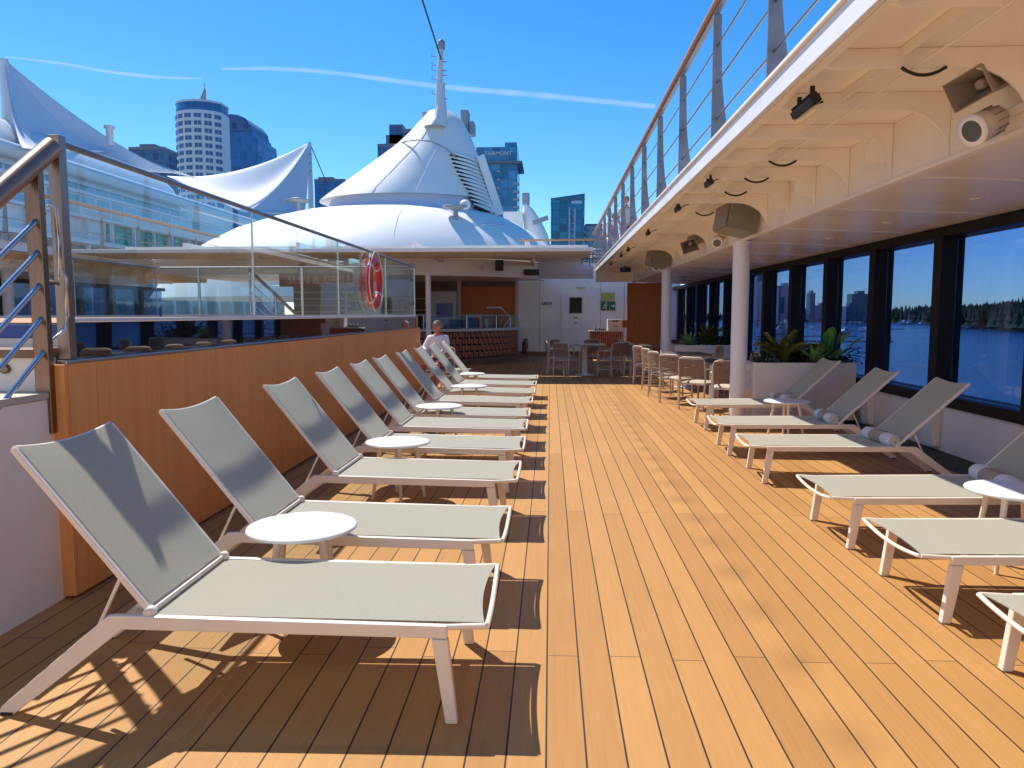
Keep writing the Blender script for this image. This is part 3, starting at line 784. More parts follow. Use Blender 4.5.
def plant(kind, x, y, z, label, size=1., name='tropical_plant', group=None):
    t = thing(name, label, 'plant', (x, y, z), group=group); m = MB()
    if kind == 'palm':
        for k in range(22):
            a = rnd.uniform(0, 2*PI); e = rnd.uniform(.45, 1.4)
            frond(m, (0,0,.05), (math.cos(a)*math.cos(e), math.sin(a)*math.cos(e)*.6, math.sin(e)), size*rnd.uniform(.5, .78), rnd.uniform(.15, .5), 16, .022, .22*size)
        m.build('foliage', 'leaf_olive', t)
    if kind == 'agave':
        for k in range(26):
            a = k*2.4; e = .25+1.1*k/26
            leaf(m, (0,0,.03), (math.cos(a)*math.cos(e), math.sin(a)*math.cos(e), math.sin(e)), size*rnd.uniform(.32, .42), .105*size, .12, 6, .35)
        m.build('foliage', 'leaf_pale', t)
    if kind == 'broad':
        st = MB()
        for k in range(34):
            a = rnd.uniform(0, 2*PI); e = rnd.uniform(.35, 1.45); L = size*rnd.uniform(.15, .42)
            d = Vector((math.cos(a)*math.cos(e), math.sin(a)*math.cos(e)*.5, math.sin(e)))
            st.tube([(0,0,0), d*L], .006, 5)
            leaf(m, d*L, (d + Vector((0,0,rnd.uniform(-.6, .3)))), size*rnd.uniform(.26, .42), .15*size, .3, 7, .2)
        m.build('foliage', 'leaf_green', t); st.build('stems', 'leaf_dark', t)
    if kind == 'bush':
        for k in range(300):
            p = Vector((rnd.gauss(0, .15), rnd.gauss(0, .09), abs(rnd.gauss(0, .11))+.02))*size
            a = rnd.uniform(0, 2*PI); e = rnd.uniform(-.2, 1.2)
            leaf(m, p, (math.cos(a)*math.cos(e), math.sin(a)*math.cos(e), math.sin(e)), rnd.uniform(.05, .11)*size, .045*size, .2, 3, .2)
        m.build('foliage', 'leaf_dark', t)
    return t
plant('palm', 3.62, 11.95, .79, 'olive palm with feathery fronds, tallest at the left of the near planter', 1.15, 'palm_plant')
plant('agave', 4.08, 11.88, .80, 'pale green agave rosette in the middle of the near planter', 1.1, 'agave_plant')
plant('broad', 4.36, 12.0, .79, 'glossy broad leaved green plant at the right of the near planter', 1.0, 'broad_leaved_plant')
plant('bush', 3.32, 11.9, .80, 'small dark leafy shrub at the left corner of the near planter', .9, 'leafy_shrub')
o = plant('bush', 3.82, 12.0, .79, 'reddish dark shrub between the palm and the agave', 1.0, 'leafy_shrub')
o.children[0].data.materials[0] = MATS['leaf_purple']
plant('bush', 4.47, 11.85, .79, 'low dark shrub spilling over the right end of the near planter', .8, 'leafy_shrub')
plant('agave', 3.50, 19.25, .78, 'bright green leafy rosette at the left of the distant planter', 1.1, 'agave_plant')
plant('palm', 3.98, 19.4, .78, 'dark feathery palm in the middle of the distant planter', .95, 'palm_plant')
plant('bush', 4.32, 19.35, .78, 'dark bush at the window end of the distant planter', 1.5, 'leafy_shrub')

# ------------------------------------------------------------------ dining chairs and tables
CG = 'woven dining armchairs'
def make_chair():
    t = thing('dining_chair', 'x', 'chair', group=CG)
    for sx in (-1, 1):
        MB().tube([(sx*.235, .235, .0), (sx*.245, .225, .46), (sx*.25, .21, .66)], .0165, 8).build('leg', 'chair_frame', t)
        MB().tube([(sx*.22, -.27, .0), (sx*.235, -.235, .46), (sx*.235, -.27, .80)], .0165, 8).build('leg', 'chair_frame', t)
        MB().tube([(sx*.25, .215, .655), (sx*.262, .15, .675), (sx*.262, -.05, .68), (sx*.24, -.26, .69)], .017, 8).build('arm', 'chair_frame', t)
        MB().bar((sx*.23, -.245, .2), (sx*.237, .23, .2), .014, .02).build('stretcher', 'chair_frame', t)
    MB().tube([(-.237,-.27,.80), (-.21,-.285,.865), (-.15,-.29,.885), (.15,-.29,.885), (.21,-.285,.865), (.237,-.27,.80)], .0165, 8).build('top_rail', 'chair_frame', t)
    m = MB(); m.box(-.235, .235, -.235, .235, .425, .455); m.build('seat_frame', 'chair_frame', t, bevel=.006)
    g = [[(.225*(2*j/8-1), .225*(2*i/8-1), .457 + .03*(1-(2*j/8-1)**4)*(1-(2*i/8-1)**4)) for j in range(9)] for i in range(9)]
    MB().grid(g).build('seat_pad', 'chair_pad', t, solid=.01)
    m = MB()
    for k in range(17):
        z = .555 + .0192*k; y = -.245-.05*(z-.46)/.4
        m.tube([(-.225, y, z), (-.1, y-.022, z), (.1, y-.022, z), (.225, y, z)], .0088, 5)
    m.build('backrest', 'chair_weave', t)
    return t
ch0 = make_chair()
CH = [(2.83, 12.12, -12, 'nearest dining chair, half hidden by the white column'),
      (2.52, 12.9, -38, 'second nearest dining chair in the row left of the column'),
      (2.34, 13.75, -52, 'third dining chair from the column, its slim legs on sunlit deck'),
      (2.25, 14.75, -70, 'fourth dining chair from the column in the diagonal row'),
      (2.27, 16.0, -75, 'fifth dining chair from the column in the diagonal row'),
      (2.24, 17.3, -68, 'sixth dining chair from the column in the diagonal row'),
      (2.26, 18.5, -80, 'seventh dining chair from the column, level with the far column'),
      (2.26, 19.7, -74, 'eighth dining chair from the column in the diagonal row'),
      (2.25, 21.0, -85, 'ninth dining chair from the column, second from the row end'),
      (2.22, 22.3, -80, 'farthest dining chair of the row, near the orange panel'),
      (3.55, 13.3, 80, 'dining chair behind the table nearest the column, back rounded'),
      (3.62, 14.5, 95, 'second dining chair on the window side of the long table row'),
      (3.60, 16.2, 85, 'third dining chair on the window side of the table row'),
      (3.62, 17.5, 100, 'fourth dining chair on the window side, in front of the far planter'),
      (.42, 19.35, -35, 'chair at the near left of the lone square table'),
      (.18, 20.35, -85, 'chair at the left side of the lone square table'),
      (.34, 21.3, -130, 'chair at the far left corner of the lone square table'),
      (1.55, 19.5, 42, 'pale lit chair at the near right of the lone square table'),
      (1.62, 20.6, 100, 'chair at the right side of the lone square table'),
      (1.15, 21.4, 170, 'chair behind the lone square table, facing the camera')]
for i, (x, y, rz, lab) in enumerate(CH):
    if i == 0: ch0.location = (x, y, 0); ch0.rotation_euler = (0,0,R(rz)); ch0['label'] = lab
    else: dup(ch0, (x, y, 0), R(rz), lab)
def make_dtable(x, y, lx, ly, label, h=.76):
    t = thing('dining_table', label, 'table', (x, y, 0), group='pedestal dining tables')
    MB().box(-lx/2, lx/2, -ly/2, ly/2, h-.03, h).build('tabletop', 'table_top_dark', t, bevel=.008)
    MB().lathe([(.08, .03), (.075, h-.04), (.16, h-.034)], n=20).build('pedestal', 'pedestal', t)
    MB().lathe([(.27, .002), (.27, .016), (.09, .03)], n=28).build('foot_plate', 'pedestal', t)
    return t
make_dtable(.92, 20.1, 1.05, 1.05, 'lone square table on a white pedestal in front of the white door', .82)
make_dtable(2.98, 13.9, .85, 1.3, 'dining table nearest the white column, behind the chair row')
make_dtable(2.98, 16.7, .85, 1.3, 'middle dining table of the row behind the chairs')
make_dtable(2.80, 21.2, .85, 1.3, 'farthest dining table of the row, near the orange panel')

# ------------------------------------------------------------------ fittings under the overhang
FG = 'black linear floodlights along the fascia'
def make_flood():
    t = thing('floodlight', 'x', 'floodlight', group=FG)
    M = Matrix.Rotation(R(-25), 3, 'Y')
    MB().obox((0,0,-.10), (.07, .40, .05), M).build('housing', 'cable_black', t, bevel=.006)
    MB().obox((.012, 0, -.131), (.055, .36, .008), M).build('lens', 'lens_grey', t)
    m = MB()
    for k in range(9): m.obox((-.012, -.17+.0425*k, -.066), (.06, .008, .02), M)
    m.build('cooling_fins', 'cable_black', t)
    for s in (-1, 1): MB().bar((0, s*.13, .0), (0, s*.13, -.09), .03, .008).build('bracket', 'cable_black', t)
    MB().tube([(.02, .2, -.09), (.06, .26, -.06), (.14, .30, -.01), (.22, .31, .015)], .009, 6).build('cable', 'cable_black', t)
    return t
fl0 = make_flood()
for i, (y, lab) in enumerate([(5.30, 'nearest and largest black floodlight under the fascia'), (8.4, 'second black floodlight under the fascia'), (10.4, 'third black floodlight under the fascia'),
          (13.5, 'fourth black floodlight under the fascia'), (16.9, 'fifth black floodlight under the fascia, close before the sixth'), (18.6, 'sixth black floodlight under the fascia'), (21.6, 'farthest black floodlight under the fascia')]):
    if i == 0: fl0.location = (1.70, y, 3.085); fl0['label'] = lab
    else: dup(fl0, (1.70, y, 3.085), 0, lab, scale=(.8, .62, .8))
def loop_cable(y, label):
    m = MB(); pts = []
    for i in range(13):
        u = 2*i/12-1; pts.append((2.22+.13*u, y-.02, 3.07-.045*(1-u*u)))
    m.tube(pts, .0105, 7, up=(0,1,0))
    return tag(m.build('cable_loop', 'cable_black'), label, 'cable', 'black cable loops under the frames')
for k, w_ in zip((7, 10, 11, 12, 14), ('nearest, on the large frame by the horn', 'second nearest of them', 'third of them, left of the grey speaker', 'fourth of them', 'farthest of them')):
    loop_cable(4.80+.92*(k-7), 'black cable loop sagging under a ceiling frame, '+w_)
def speaker_box(x, y, z, s, rz, tilt, label):
    t = thing('loudspeaker', label, 'loudspeaker', (x, y, z), rz)
    t.rotation_euler = (tilt, 0, rz)
    poly = [(-.28*s, -.16*s), (.20*s, -.24*s), (.30*s, .05*s), (.24*s, .26*s), (-.18*s, .22*s)]
    MB().prism(poly, -.18*s, .18*s).build('cabinet', 'speaker_grey', t, bevel=.015)
    MB().obox((-.25*s, 0, .03*s), (.02*s, .33*s, .34*s), Matrix.Rotation(R(15), 3, 'Y')).build('grille', 'horn_grey', t, bevel=.005)
    MB().bar((.1*s, 0, .23*s), (.1*s, 0, .36*s), .05, .02).build('bracket', 'lamp_beige', t)
    MB().bar((.05*s, -.195*s, .0), (.22*s, -.195*s, .03*s), .02, .04*s).build('handle', 'horn_grey', t)
    return t
speaker_box(2.55, 10.7, 2.90, .95, R(20), R(-8), 'large grey loudspeaker hanging beside the top of the near column')
speaker_box(2.55, 18.3, 2.93, .95, R(20), R(-8), 'grey loudspeaker hanging beside the top of the farther column')
def horn(x, y, z, rz, s, label):
    t = thing('horn_speaker', label, 'horn speaker', (x, y, z)); t.rotation_euler = (R(20), R(-16), rz)
    # mouth faces local -y
    def ring(w_, h_, y_): return [(-w_, y_, -h_), (w_, y_, -h_), (w_, y_, h_), (-w_, y_, h_)]
    rs = [ring(.125*s, .095*s, -.18*s), ring(.118*s, .088*s, -.183*s), ring(.075*s, .055*s, -.06*s), ring(.035*s, .03*s, .04*s)]
    m = MB(); vs = [p for r_ in rs for p in r_]; fs = []
    for i in range(3):
        for k in range(4): fs.append((i*4+k, i*4+(k+1) % 4, (i+1)*4+(k+1) % 4, (i+1)*4+k))
    fs.append((12, 13, 14, 15)); m.add(vs, fs)
    rs2 = [ring(.125*s, .095*s, -.18*s), ring(.09*s, .065*s, -.02*s), ring(.06*s, .05*s, .10*s)]
    vs = [p for r_ in rs2 for p in r_]; fs = []
    for i in range(2):
        for k in range(4): fs.append((i*4+k, (i+1)*4+k, (i+1)*4+(k+1) % 4, i*4+(k+1) % 4))
    fs.append((11, 10, 9, 8)); m.add(vs, fs)
    m.build('horn', 'horn_grey', t)
    MB().lathe([(.001, -.03*s), (.03*s, -.025*s), (.036*s, .02*s)], (0, -.02*s, 0), 16, axis='y').build('throat', 'lamp_beige', t)
    MB().box(-.04*s, .30*s, .08*s, .22*s, -.07*s, .07*s).build('driver', 'horn_grey', t, bevel=.01)
    return t
horn(2.66, 4.95, 3.02, R(-62), 1.0, 'brown grey square horn speaker at the top right corner')
horn(2.6, 14.4, 2.92, R(-20), 1.2, 'small square horn speaker on the side plate left of the near column')
def can_lamp(x, y, z, rz, s, label):
    t = thing('cylinder_spotlight', label, 'spotlight', (x, y, z)); t.rotation_euler = (R(24), 0, rz)
    MB().lathe([(.10*s, -.15*s), (.112*s, -.145*s), (.108*s, -.03*s), (.098*s, .0), (.098*s, .10*s), (.06*s, .13*s)], n=28, axis='y').build('housing', 'lamp_beige', t)
    MB().lathe([(.078*s, -.158*s), (.118*s, -.16*s), (.118*s, -.145*s)], n=28, axis='y', caps=False).build('bezel', 'fascia_paint', t)
    MB().lathe([(.001, -.151*s), (.082*s, -.151*s)], n=28, axis='y', caps=False).build('lens', 'lens_grey', t)
    m = MB()
    for k in range(12):
        a = 2*PI*k/12; m.obox((.10*s*math.cos(a), .03*s, .10*s*math.sin(a)), (.02*s, .12*s, .006*s), Matrix.Rotation(-a, 3, 'Y'))
    m.build('cooling_fins', 'horn_grey', t)
    MB().bar((0, .12*s, 0), (.2*s, .16*s, .04*s), .06*s, .06*s).build('mount', 'lamp_beige', t, bevel=.006)
    return t
can_lamp(2.68, 4.92, 2.77, R(-68), .85, 'beige cylinder spotlight with grey lens below the square horn speaker')
can_lamp(2.72, 12.6, 2.80, R(-20), .8, 'small beige spotlight left of the near column top')
can_lamp(2.72, 19.6, 2.86, R(-20), 1., 'small beige spotlight left of the farther column top')
t = thing('security_camera', 'dark ceiling camera unit above the orange panel', 'camera', (2.3, 23.6, 2.98))
MB().box(-.16, .16, -.08, .08, -.08, .06).build('body', 'cable_black', t, bevel=.02); MB().tube([(0,0,.06), (0,0,.15)], .03, 10).build('mount', 'grey_metal', t)
MB().lathe([(.001, -.09), (.05, -.09), (.05, -.08)], (-.06,0,-.01), 16, axis='y').build('lens', 'lens_grey', t)

# ------------------------------------------------------------------ far end: bulkhead with door, panels, counter
t = thing('bulkhead', 'white bulkhead at the far end of the deck', 'wall')
MB().box(-1.25, 5.0, 29.6, 29.8, 0, 3.6).build('wall', 'wall_grey', t)
MB().box(-1.3, 3.3, 29.5, 29.597, 0.005, .16).build('skirting', 'bar_wood_floor', t)
for x in (-.42, 1.95, 2.85): MB().box(x-.01, x+.01, 29.588, 29.598, .17, 2.9).build('seam', 'grey_metal', t)
MB().box(1.0, 1.35, 29.5, 29.59, 2.62, 2.66).build('wall_lamp', 'lamp_beige', t, bevel=.005)
t = thing('bulkhead_door', 'white door with a small dark window in the far bulkhead', 'door', (.98, 29.57, 0))
MB().box(-.55, .55, -.03, .02, .17, 2.42).build('leaf', 'wall_grey', t, bevel=.01)
MB().box(-.23, .23, -.045, -.028, 1.66, 2.25).build('window', 'cable_black', t); 
m = MB(); m.box(-.26, .26, -.05, -.032, 2.25, 2.28); m.box(-.26, .26, -.05, -.032, 1.63, 1.66); m.box(-.26, -.23, -.05, -.032, 1.66, 2.25); m.box(.23, .26, -.05, -.032, 1.66, 2.25); m.build('window_frame', 'grey_metal', t)
MB().tube([(-.05, -.06, 1.28), (.05, -.06, 1.28)], .02, 8).build('handle', 'bronze_steel', t)
MB().box(-.08, .08, -.04, -.031, 1.45, 1.52).build('notice', 'sign_yellow', t)
t = thing('name_plate', 'small dark lettered plate on the bulkhead left of the door', 'sign', (-.14, 29.56, 2.02))
MB().box(-.2, .2, .0, .03, -.065, .065).build('plate', 'wall_grey', t)
text_mesh('CREW', .15, 'lettering', 'sign_black', t, (0, -.004, 0), (PI/2, 0, 0), .004, .004)
t = thing('exit_sign', 'green emergency exit sign with white running figure and arrow', 'sign', (2.22, 29.55, 1.93))
MB().box(-.27, .06, -.01, .02, -.17, .17).build('panel', 'sign_green', t); MB().box(.09, .29, -.01, .02, -.17, .17).build('panel', 'sign_green', t)
m = MB(); y = -.018
m.sphere((-.06, y, .11), .03, 10, 6, (1, .3, 1)); m.bar((-.08, y, .07), (-.11, y, -.02), .008, .05, up=(1,0,0)); m.bar((-.11, y, -.02), (-.05, y, -.07), .008, .03, up=(1,0,.2)); m.bar((-.05, y, -.07), (-.06, y, -.14), .008, .03, up=(1,0,0))
m.bar((-.11, y, -.02), (-.15, y, -.09), .008, .03, up=(1,0,0)); m.bar((-.15, y, -.09), (-.21, y, -.09), .008, .03); m.bar((-.08, y, .06), (-.02, y, .01), .008, .022); m.bar((-.09, y, .06), (-.16, y, .02), .008, .022)
m.build('running_figure', 'sign_white', t)
m = MB(); m.bar((.12, y, 0), (.22, y, 0), .008, .035); m.prism([(.20, -.09), (.27, 0), (.20, .09)], y-.004, y+.004); m.build('arrow', 'sign_white', t)
tag(MB().box(1.96, 2.48, 29.54, 29.585, 2.14, 2.44).build('notice_board', 'sign_yellow', bevel=.006), 'yellow green notice board above the green exit sign', 'sign')
t = thing('teak_partition', 'orange teak partition beside the far column', 'partition')
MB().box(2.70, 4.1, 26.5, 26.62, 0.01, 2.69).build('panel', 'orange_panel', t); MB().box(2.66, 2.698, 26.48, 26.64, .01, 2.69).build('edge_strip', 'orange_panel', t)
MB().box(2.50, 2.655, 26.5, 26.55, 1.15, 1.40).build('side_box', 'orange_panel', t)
t = thing('service_counter', 'small slatted service counter in front of the bulkhead', 'counter', (2.02, 27.6, 0))
MB().box(-.62, .62, -.3, .3, .98, 1.03).build('countertop', 'bar_top', t, bevel=.006); MB().box(-.58, .58, -.25, .28, .02, .978).build('carcass', 'dark_void', t)
m = MB()
for k in range(17): m.box(-.575+.068*k, -.535+.068*k, -.275, -.255, .03, .97)
m.build('slats', 'slat_wood', t)
t = thing('coffee_machine', 'white drinks machine standing on the small service counter', 'machine', (2.34, 27.6, 1.032))
MB().box(-.28, .28, -.2, .2, .0, .40).build('body', 'sign_white', t, bevel=.015); MB().box(-.12, .12, -.212, -.2, .31, .35).build('display', 'sign_black', t); MB().box(-.1, .1, -.23, -.2, .13, .16).build('spout', 'grey_metal', t)
t = thing('cup_tray', 'dark tray of cups on the service counter left of the machine', 'tray', (1.78, 27.55, 1.032))
MB().box(-.22, .22, -.14, .14, 0, .03).build('tray', 'cable_black', t, bevel=.006)
for k in range(6):
    MB().lathe([(.03, .03), (.045, .12), (.04, .12)], (-.15+.15*(k % 3), -.06+.12*(k//3), 0), 14).build('cup', 'grey_metal', t)
t = thing('fire_extinguisher', 'dark red fire extinguisher standing where the bar meets the bulkhead', 'extinguisher', (-1.0, 29.25, 0))
MB().lathe([(.085, .01), (.09, .04), (.09, .48), (.07, .55), (.03, .58)], n=20).build('cylinder', 'extinguisher', t)
MB().box(-.02, .10, -.02, .02, .58, .66).build('valve', 'cable_black', t, bevel=.005); MB().tube([(.08,0,.62), (.13,0,.5), (.12,0,.25)], .014, 8).build('hose', 'cable_black', t)

# bar
def smooth_path(pts, n):
    out = []; m = len(pts)
    for i in range(m-1):
        p0, p1, p2, p3 = (Vector(pts[max(0, min(m-1, k))]) for k in (i-1, i, i+1, i+2))
        for j in range(n):
            u = j/n; out.append(.5*((2*p1)+(p2-p0)*u+(2*p0-5*p1+4*p2-p3)*u*u+(3*p1-p0-3*p2+p3)*u**3))
    out.append(Vector(pts[-1])); return out
BP = [(-8.2, 24.9), (-6.4, 24.85), (-4.4, 25.1), (-2.8, 25.9), (-1.75, 27.2), (-1.35, 28.5), (-1.30, 29.58)]
bp = smooth_path(BP, 8)
def wall_strip(path, z0, z1, th, off=0.):
    m = MB(); A = []; n = len(path)
    for i, p in enumerate(path):
        d = (path[min(i+1, n-1)]-path[max(i-1, 0)]).normalized(); nr = Vector((d.y, -d.x))
        a = p + nr*off; b_ = p + nr*(off-th); A.append([(a.x,a.y,z0), (a.x,a.y,z1), (b_.x,b_.y,z1), (b_.x,b_.y,z0), (a.x,a.y,z0)])
    m.grid(A, False); m.f += []
    return m
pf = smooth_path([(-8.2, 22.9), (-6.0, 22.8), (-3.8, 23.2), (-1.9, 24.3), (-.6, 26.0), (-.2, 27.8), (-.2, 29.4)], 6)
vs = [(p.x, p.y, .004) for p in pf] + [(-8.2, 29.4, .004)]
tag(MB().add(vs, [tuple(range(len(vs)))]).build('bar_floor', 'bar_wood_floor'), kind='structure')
t = thing('bar_counter', 'curved bar with staggered wooden slats and pale counter top', 'bar')
wall_strip(bp, .08, 1.02, .1, -.03).build('core', 'dark_void', t)
wall_strip(bp, 1.025, 1.11, .62, .14).build('countertop', 'bar_top', t)
wall_strip(bp, 0.005, .10, .5, .35).build('foot_plinth', 'bar_wood_floor', t)
m = MB(); acc = 0.; k = 0
for i in range(len(bp)-1):
    a, b_ = bp[i], bp[i+1]; L = (b_-a).length; d = (b_-a)/L; nr = Vector((d.y, -d.x))
    while acc < L:
        p = a + d*acc
        for row in range(4):
            if True:
                o_ = .06 if (k+row) % 2 else 0.
                z0 = .12 + .225*row + o_*.5; z1 = z0 + .185
                c = p + nr*(.012 if (k+row) % 2 else -.004)
                m.obox((c.x, c.y, (z0+z1)/2), (.075, .03, z1-z0), Matrix.Rotation(math.atan2(d.y, d.x), 3, 'Z'))
        acc += .115; k += 1
    acc -= L
m.build('slats', 'slat_wood', t)
t = thing('bar_screen', 'steel framed glass sneeze guard standing on the bar counter', 'screen')
sp_ = [p + Vector((-.1, .25)) for p in bp]
wall_strip(sp_, 1.115, 1.55, .012, 0).build('pane', 'glass_screen', t)
MB().tube([(p.x, p.y, 1.57) for p in sp_], .02, 6).build('top_tube', 'steel', t)
for i in range(3, len(sp_), 7):
    p = sp_[i]; MB().tube([(p.x, p.y, 1.112), (p.x, p.y, 1.56)], .018, 6).build('post', 'steel', t)
p0 = sp_[34]; MB().tube([(p0.x-.6, p0.y-.5, 1.85), (p0.x-.1, p0.y-.4, 1.85), (p0.x+.25, p0.y-.3, 1.5), (p0.x, p0.y-.3, 1.14)], .025, 8).build('hand_tube', 'fascia_paint', t)
for i, x in enumerate((-6.6, -5.6, -4.75, -4.0, -3.3, -2.7)):
    t = thing('bar_equipment', ['dark glass chiller cabinet on the left of the bar', 'steel cup rack behind the bar screen', 'black coffee grinder behind the bar screen', 'grey drinks dispenser behind the bar screen', 'dark display case behind the bar screen', 'small steel box at the right of the bar'][i], 'bar equipment', (x, 26.6+.3*(i > 3), 0))
    h = 1.25+.17*((i*7) % 3)
    MB().box(-.28, .28, -.2, .2, .0, h).build('cabinet', ['cabinet_brown', 'grey_metal', 'cable_black', 'grey_metal', 'cable_black', 'grey_metal'][i], t, bevel=.01)
    MB().box(-.2, .2, -.215, -.2, h-.45, h-.1).build('front_pane', 'gutter_black', t)
    MB().box(-.3, .3, -.22, .22, h, h+.03).build('lid', 'cream_box', t)
t = thing('bar_back_wall', 'back wall of the bar with teak panel and service window', 'wall')
MB().box(-9.5, -1.25, 29.6, 29.75, 0, 3.2).build('wall', 'cabinet_brown', t)
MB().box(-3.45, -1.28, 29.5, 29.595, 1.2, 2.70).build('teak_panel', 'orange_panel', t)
MB().box(-3.62, -3.48, 29.45, 29.595, 0, 2.9).build('trim', 'lamp_beige', t); MB().box(-1.36, -1.26, 29.4, 29.598, 0, 2.9).build('trim', 'lamp_beige', t)
MB().box(-4.75, -3.66, 29.5, 29.597, 0, 2.5).build('door', 'convention_white', t, bevel=.01); MB().box(-4.45, -3.8, 29.48, 29.499, 1.5, 2.05).build('service_window', 'pool_blue', t)
for k in range(5): MB().box(-9.3+.95*k, -9.22+.95*k, 29.4, 29.598, 0, 2.9).build('trim', 'lamp_beige', t)
for k in range(3): MB().box(-9.3, -4.9, 29.3, 29.597, 1.3+.45*k, 1.34+.45*k).build('shelf', 'lamp_beige', t)
for k in range(14):
    tag(MB().lathe([(.045, 0), (.05, .02), (.05, .18), (.018, .25), (.018, .31)], (-9.0+.29*k, 29.42, 1.342+.45*(k % 2)), 10).build('bottle', ['extinguisher', 'leaf_dark', 'cream_box'][k % 3]), 'small bottle on the shelves of the bar back wall', 'bottle', 'bottles behind the bar')
# canopy over the bar, with lights
cp = smooth_path([(-12.4, 23.2), (-9.0, 23.4), (-5.4, 23.9), (-3.0, 24.8), (-1.2, 26.0), (-.4, 27.2), (-.2, 29.5)], 6)
t = thing('bar_canopy', 'white curved canopy band over the bar', 'canopy')
wall_strip(cp, 2.86, 3.42, .08, 0).build('band', 'ceiling_paint', t)
m = MB(); vs = [(p.x, p.y, 2.88) for p in cp] + [(-12.4, 29.5, 2.88)]; m.add(vs + [(v[0], v[1], 2.93) for v in vs], [tuple(range(len(vs))), tuple(range(2*len(vs)-1, len(vs)-1, -1))]); m.build('soffit', 'soffit_gloss', t)
for i in (8, 14, 20): MB().lathe([(.05, -.14), (.07, -.14), (.06, .02)], (cp[i].x+.05, cp[i].y-.03, 3.15), 14, axis='y').build('spotlight', 'lamp_beige', t)
MB().box(cp[22].x-.13, cp[22].x+.13, cp[22].y-.35, cp[22].y-.1, 3.05, 3.40).build('lamp_box', 'cable_black', t, bevel=.02)
MB().box(cp[27].x-.2, cp[27].x+.3, cp[27].y-.35, cp[27].y-.1, 2.95, 3.15).build('lamp_box', 'cable_black', t, bevel=.02)
t = thing('bar_post', 'slim white post standing at the left of the bar', 'post', (-3.72, 23.0, 0))
MB().lathe([(.085, .01), (.085, 2.86)], n=18).build('shaft', 'fascia_paint', t); MB().lathe([(.14, .002), (.14, .02), (.09, .03)], n=18).build('base_ring', 'fascia_paint', t)
t = thing('bridge_deck', 'thin tan edged deck bridging over the far end above the bar', 'canopy')
MB().box(2*XM-1.5, 1.05, 19.1, 21.25, 3.17, 3.27).build('front_slab', 'ceiling_paint', t, bevel=.01)
MB().box(2*XM-1.5, 1.05, 21.6, 28.0, 3.45, 3.55).build('rear_slab', 'ceiling_paint', t)
for x in (-9.5, -6.5, -3.5, -.6): MB().box(x-.05, x+.05, 19.4, 28.0, 3.272, 3.448).build('beam', 'ceiling_paint', t)
MB().box(-.5, 1.50, 27.0, 27.1, 2.86, 3.42).build('end_panel', 'tent_shade', t)  # white panel with the blue of the skylight put into its colour
t = thing('hoop_rails', 'curved dark hoop rails at the tip of the right fascia', 'railing', (1.35, 22.5, 0))
for z in (3.28, 3.40, 3.52):
    MB().tube([(.15, 2.2, z), (-.1, 2.1, z), (-.32, 1.7, z), (-.4, 1.2, z), (-.32, .7, z), (-.1, .35, z), (.2, .3, z)], .022, 8).build('hoop', 'rail_grey', t)
for a, b_ in ((-.4, 1.2), (-.1, .35), (-.1, 2.1)): MB().tube([(a, b_, 3.14), (a, b_, 3.53)], .02, 6).build('hoop_post', 'rail_grey', t)
t = thing('far_upper_railing', 'white barred railing on the upper deck above the bulkhead', 'railing', (0, 28.2, 3.55))
for z in (.22, .42): MB().box(-1.0, 1.7, -.03, .03, z-.05, z+.05).build('board', 'fascia_paint', t)
MB().tube([(-1.2, 0, .78), (1.7, 0, .78)], .035, 8).build('handrail', 'rail_wood', t)
for x in (-1.0, -.1, .8, 1.6): MB().tube([(x, .04, 0), (x, .04, .76)], .025, 6).build('post', 'rail_grey', t)
t = thing('grill_sign', 'brown sign board with pale letters over the grill behind the glass', 'sign', (-7.15, 23.35, 2.66))
MB().box(-1.3, 1.3, -.02, .02, -.2, .2).build('board', 'slat_wood', t)
text_mesh('SUN & GRILL', .36, 'lettering', 'sign_tan', t, (0, -.03, 0), (PI/2, 0, 0), .008, .004)
t = thing('grill_cabinet', 'tall brown shelf cabinet under the grill sign', 'cabinet', (-7.4, 24.2, 0))
MB().box(-.9, .5, 0, .4, .0, 2.5).build('carcass', 'cabinet_brown', t)
for k in range(5): MB().box(-.88, .9, -.06, -.004, 1.45+.21*k, 1.50+.21*k).build('shelf', 'cream_box', t)
t = thing('wall_screen', 'tall pale grey green cabinet right of the grill shelves', 'cabinet', (-6.15, 24.1, 0))
MB().box(-.45, .75, 0, .4, 0, 2.35).build('body', 'grey_metal', t, bevel=.01); MB().box(-.4, .70, -.02, -.004, 1.2, 2.25).build('glass_front', 'glass_screen', t)
# deck stair on the far side with copper handrail
t = thing('deck_stair', 'stair with copper handrail descending behind the glass balustrade', 'stair', (-6.2, 15.9, 0))
MB().tube([(-.2, 0, 2.55), (.9, 0, 1.5), (1.2, 0, 1.35)], .035, 10).build('handrail', 'rail_copper', t)
for z in (.25, .45, .65): MB().tube([(-.2, 0, 2.55-z), (.9, 0, 1.5-z)], .012, 6).build('rod', 'steel', t)
for x, z in ((-.2, 2.55), (.35, 2.02), (.9, 1.5)): MB().tube([(x, .02, z-1.), (x, .02, z)], .025, 8).build('post', 'steel', t)
m = MB()
for k in range(7): m.box(-.4+.22*k, -.16+.22*k, .1, 1.1, 1.45-.2*k, 1.49-.2*k)
m.build('treads', 'cream_box', t)

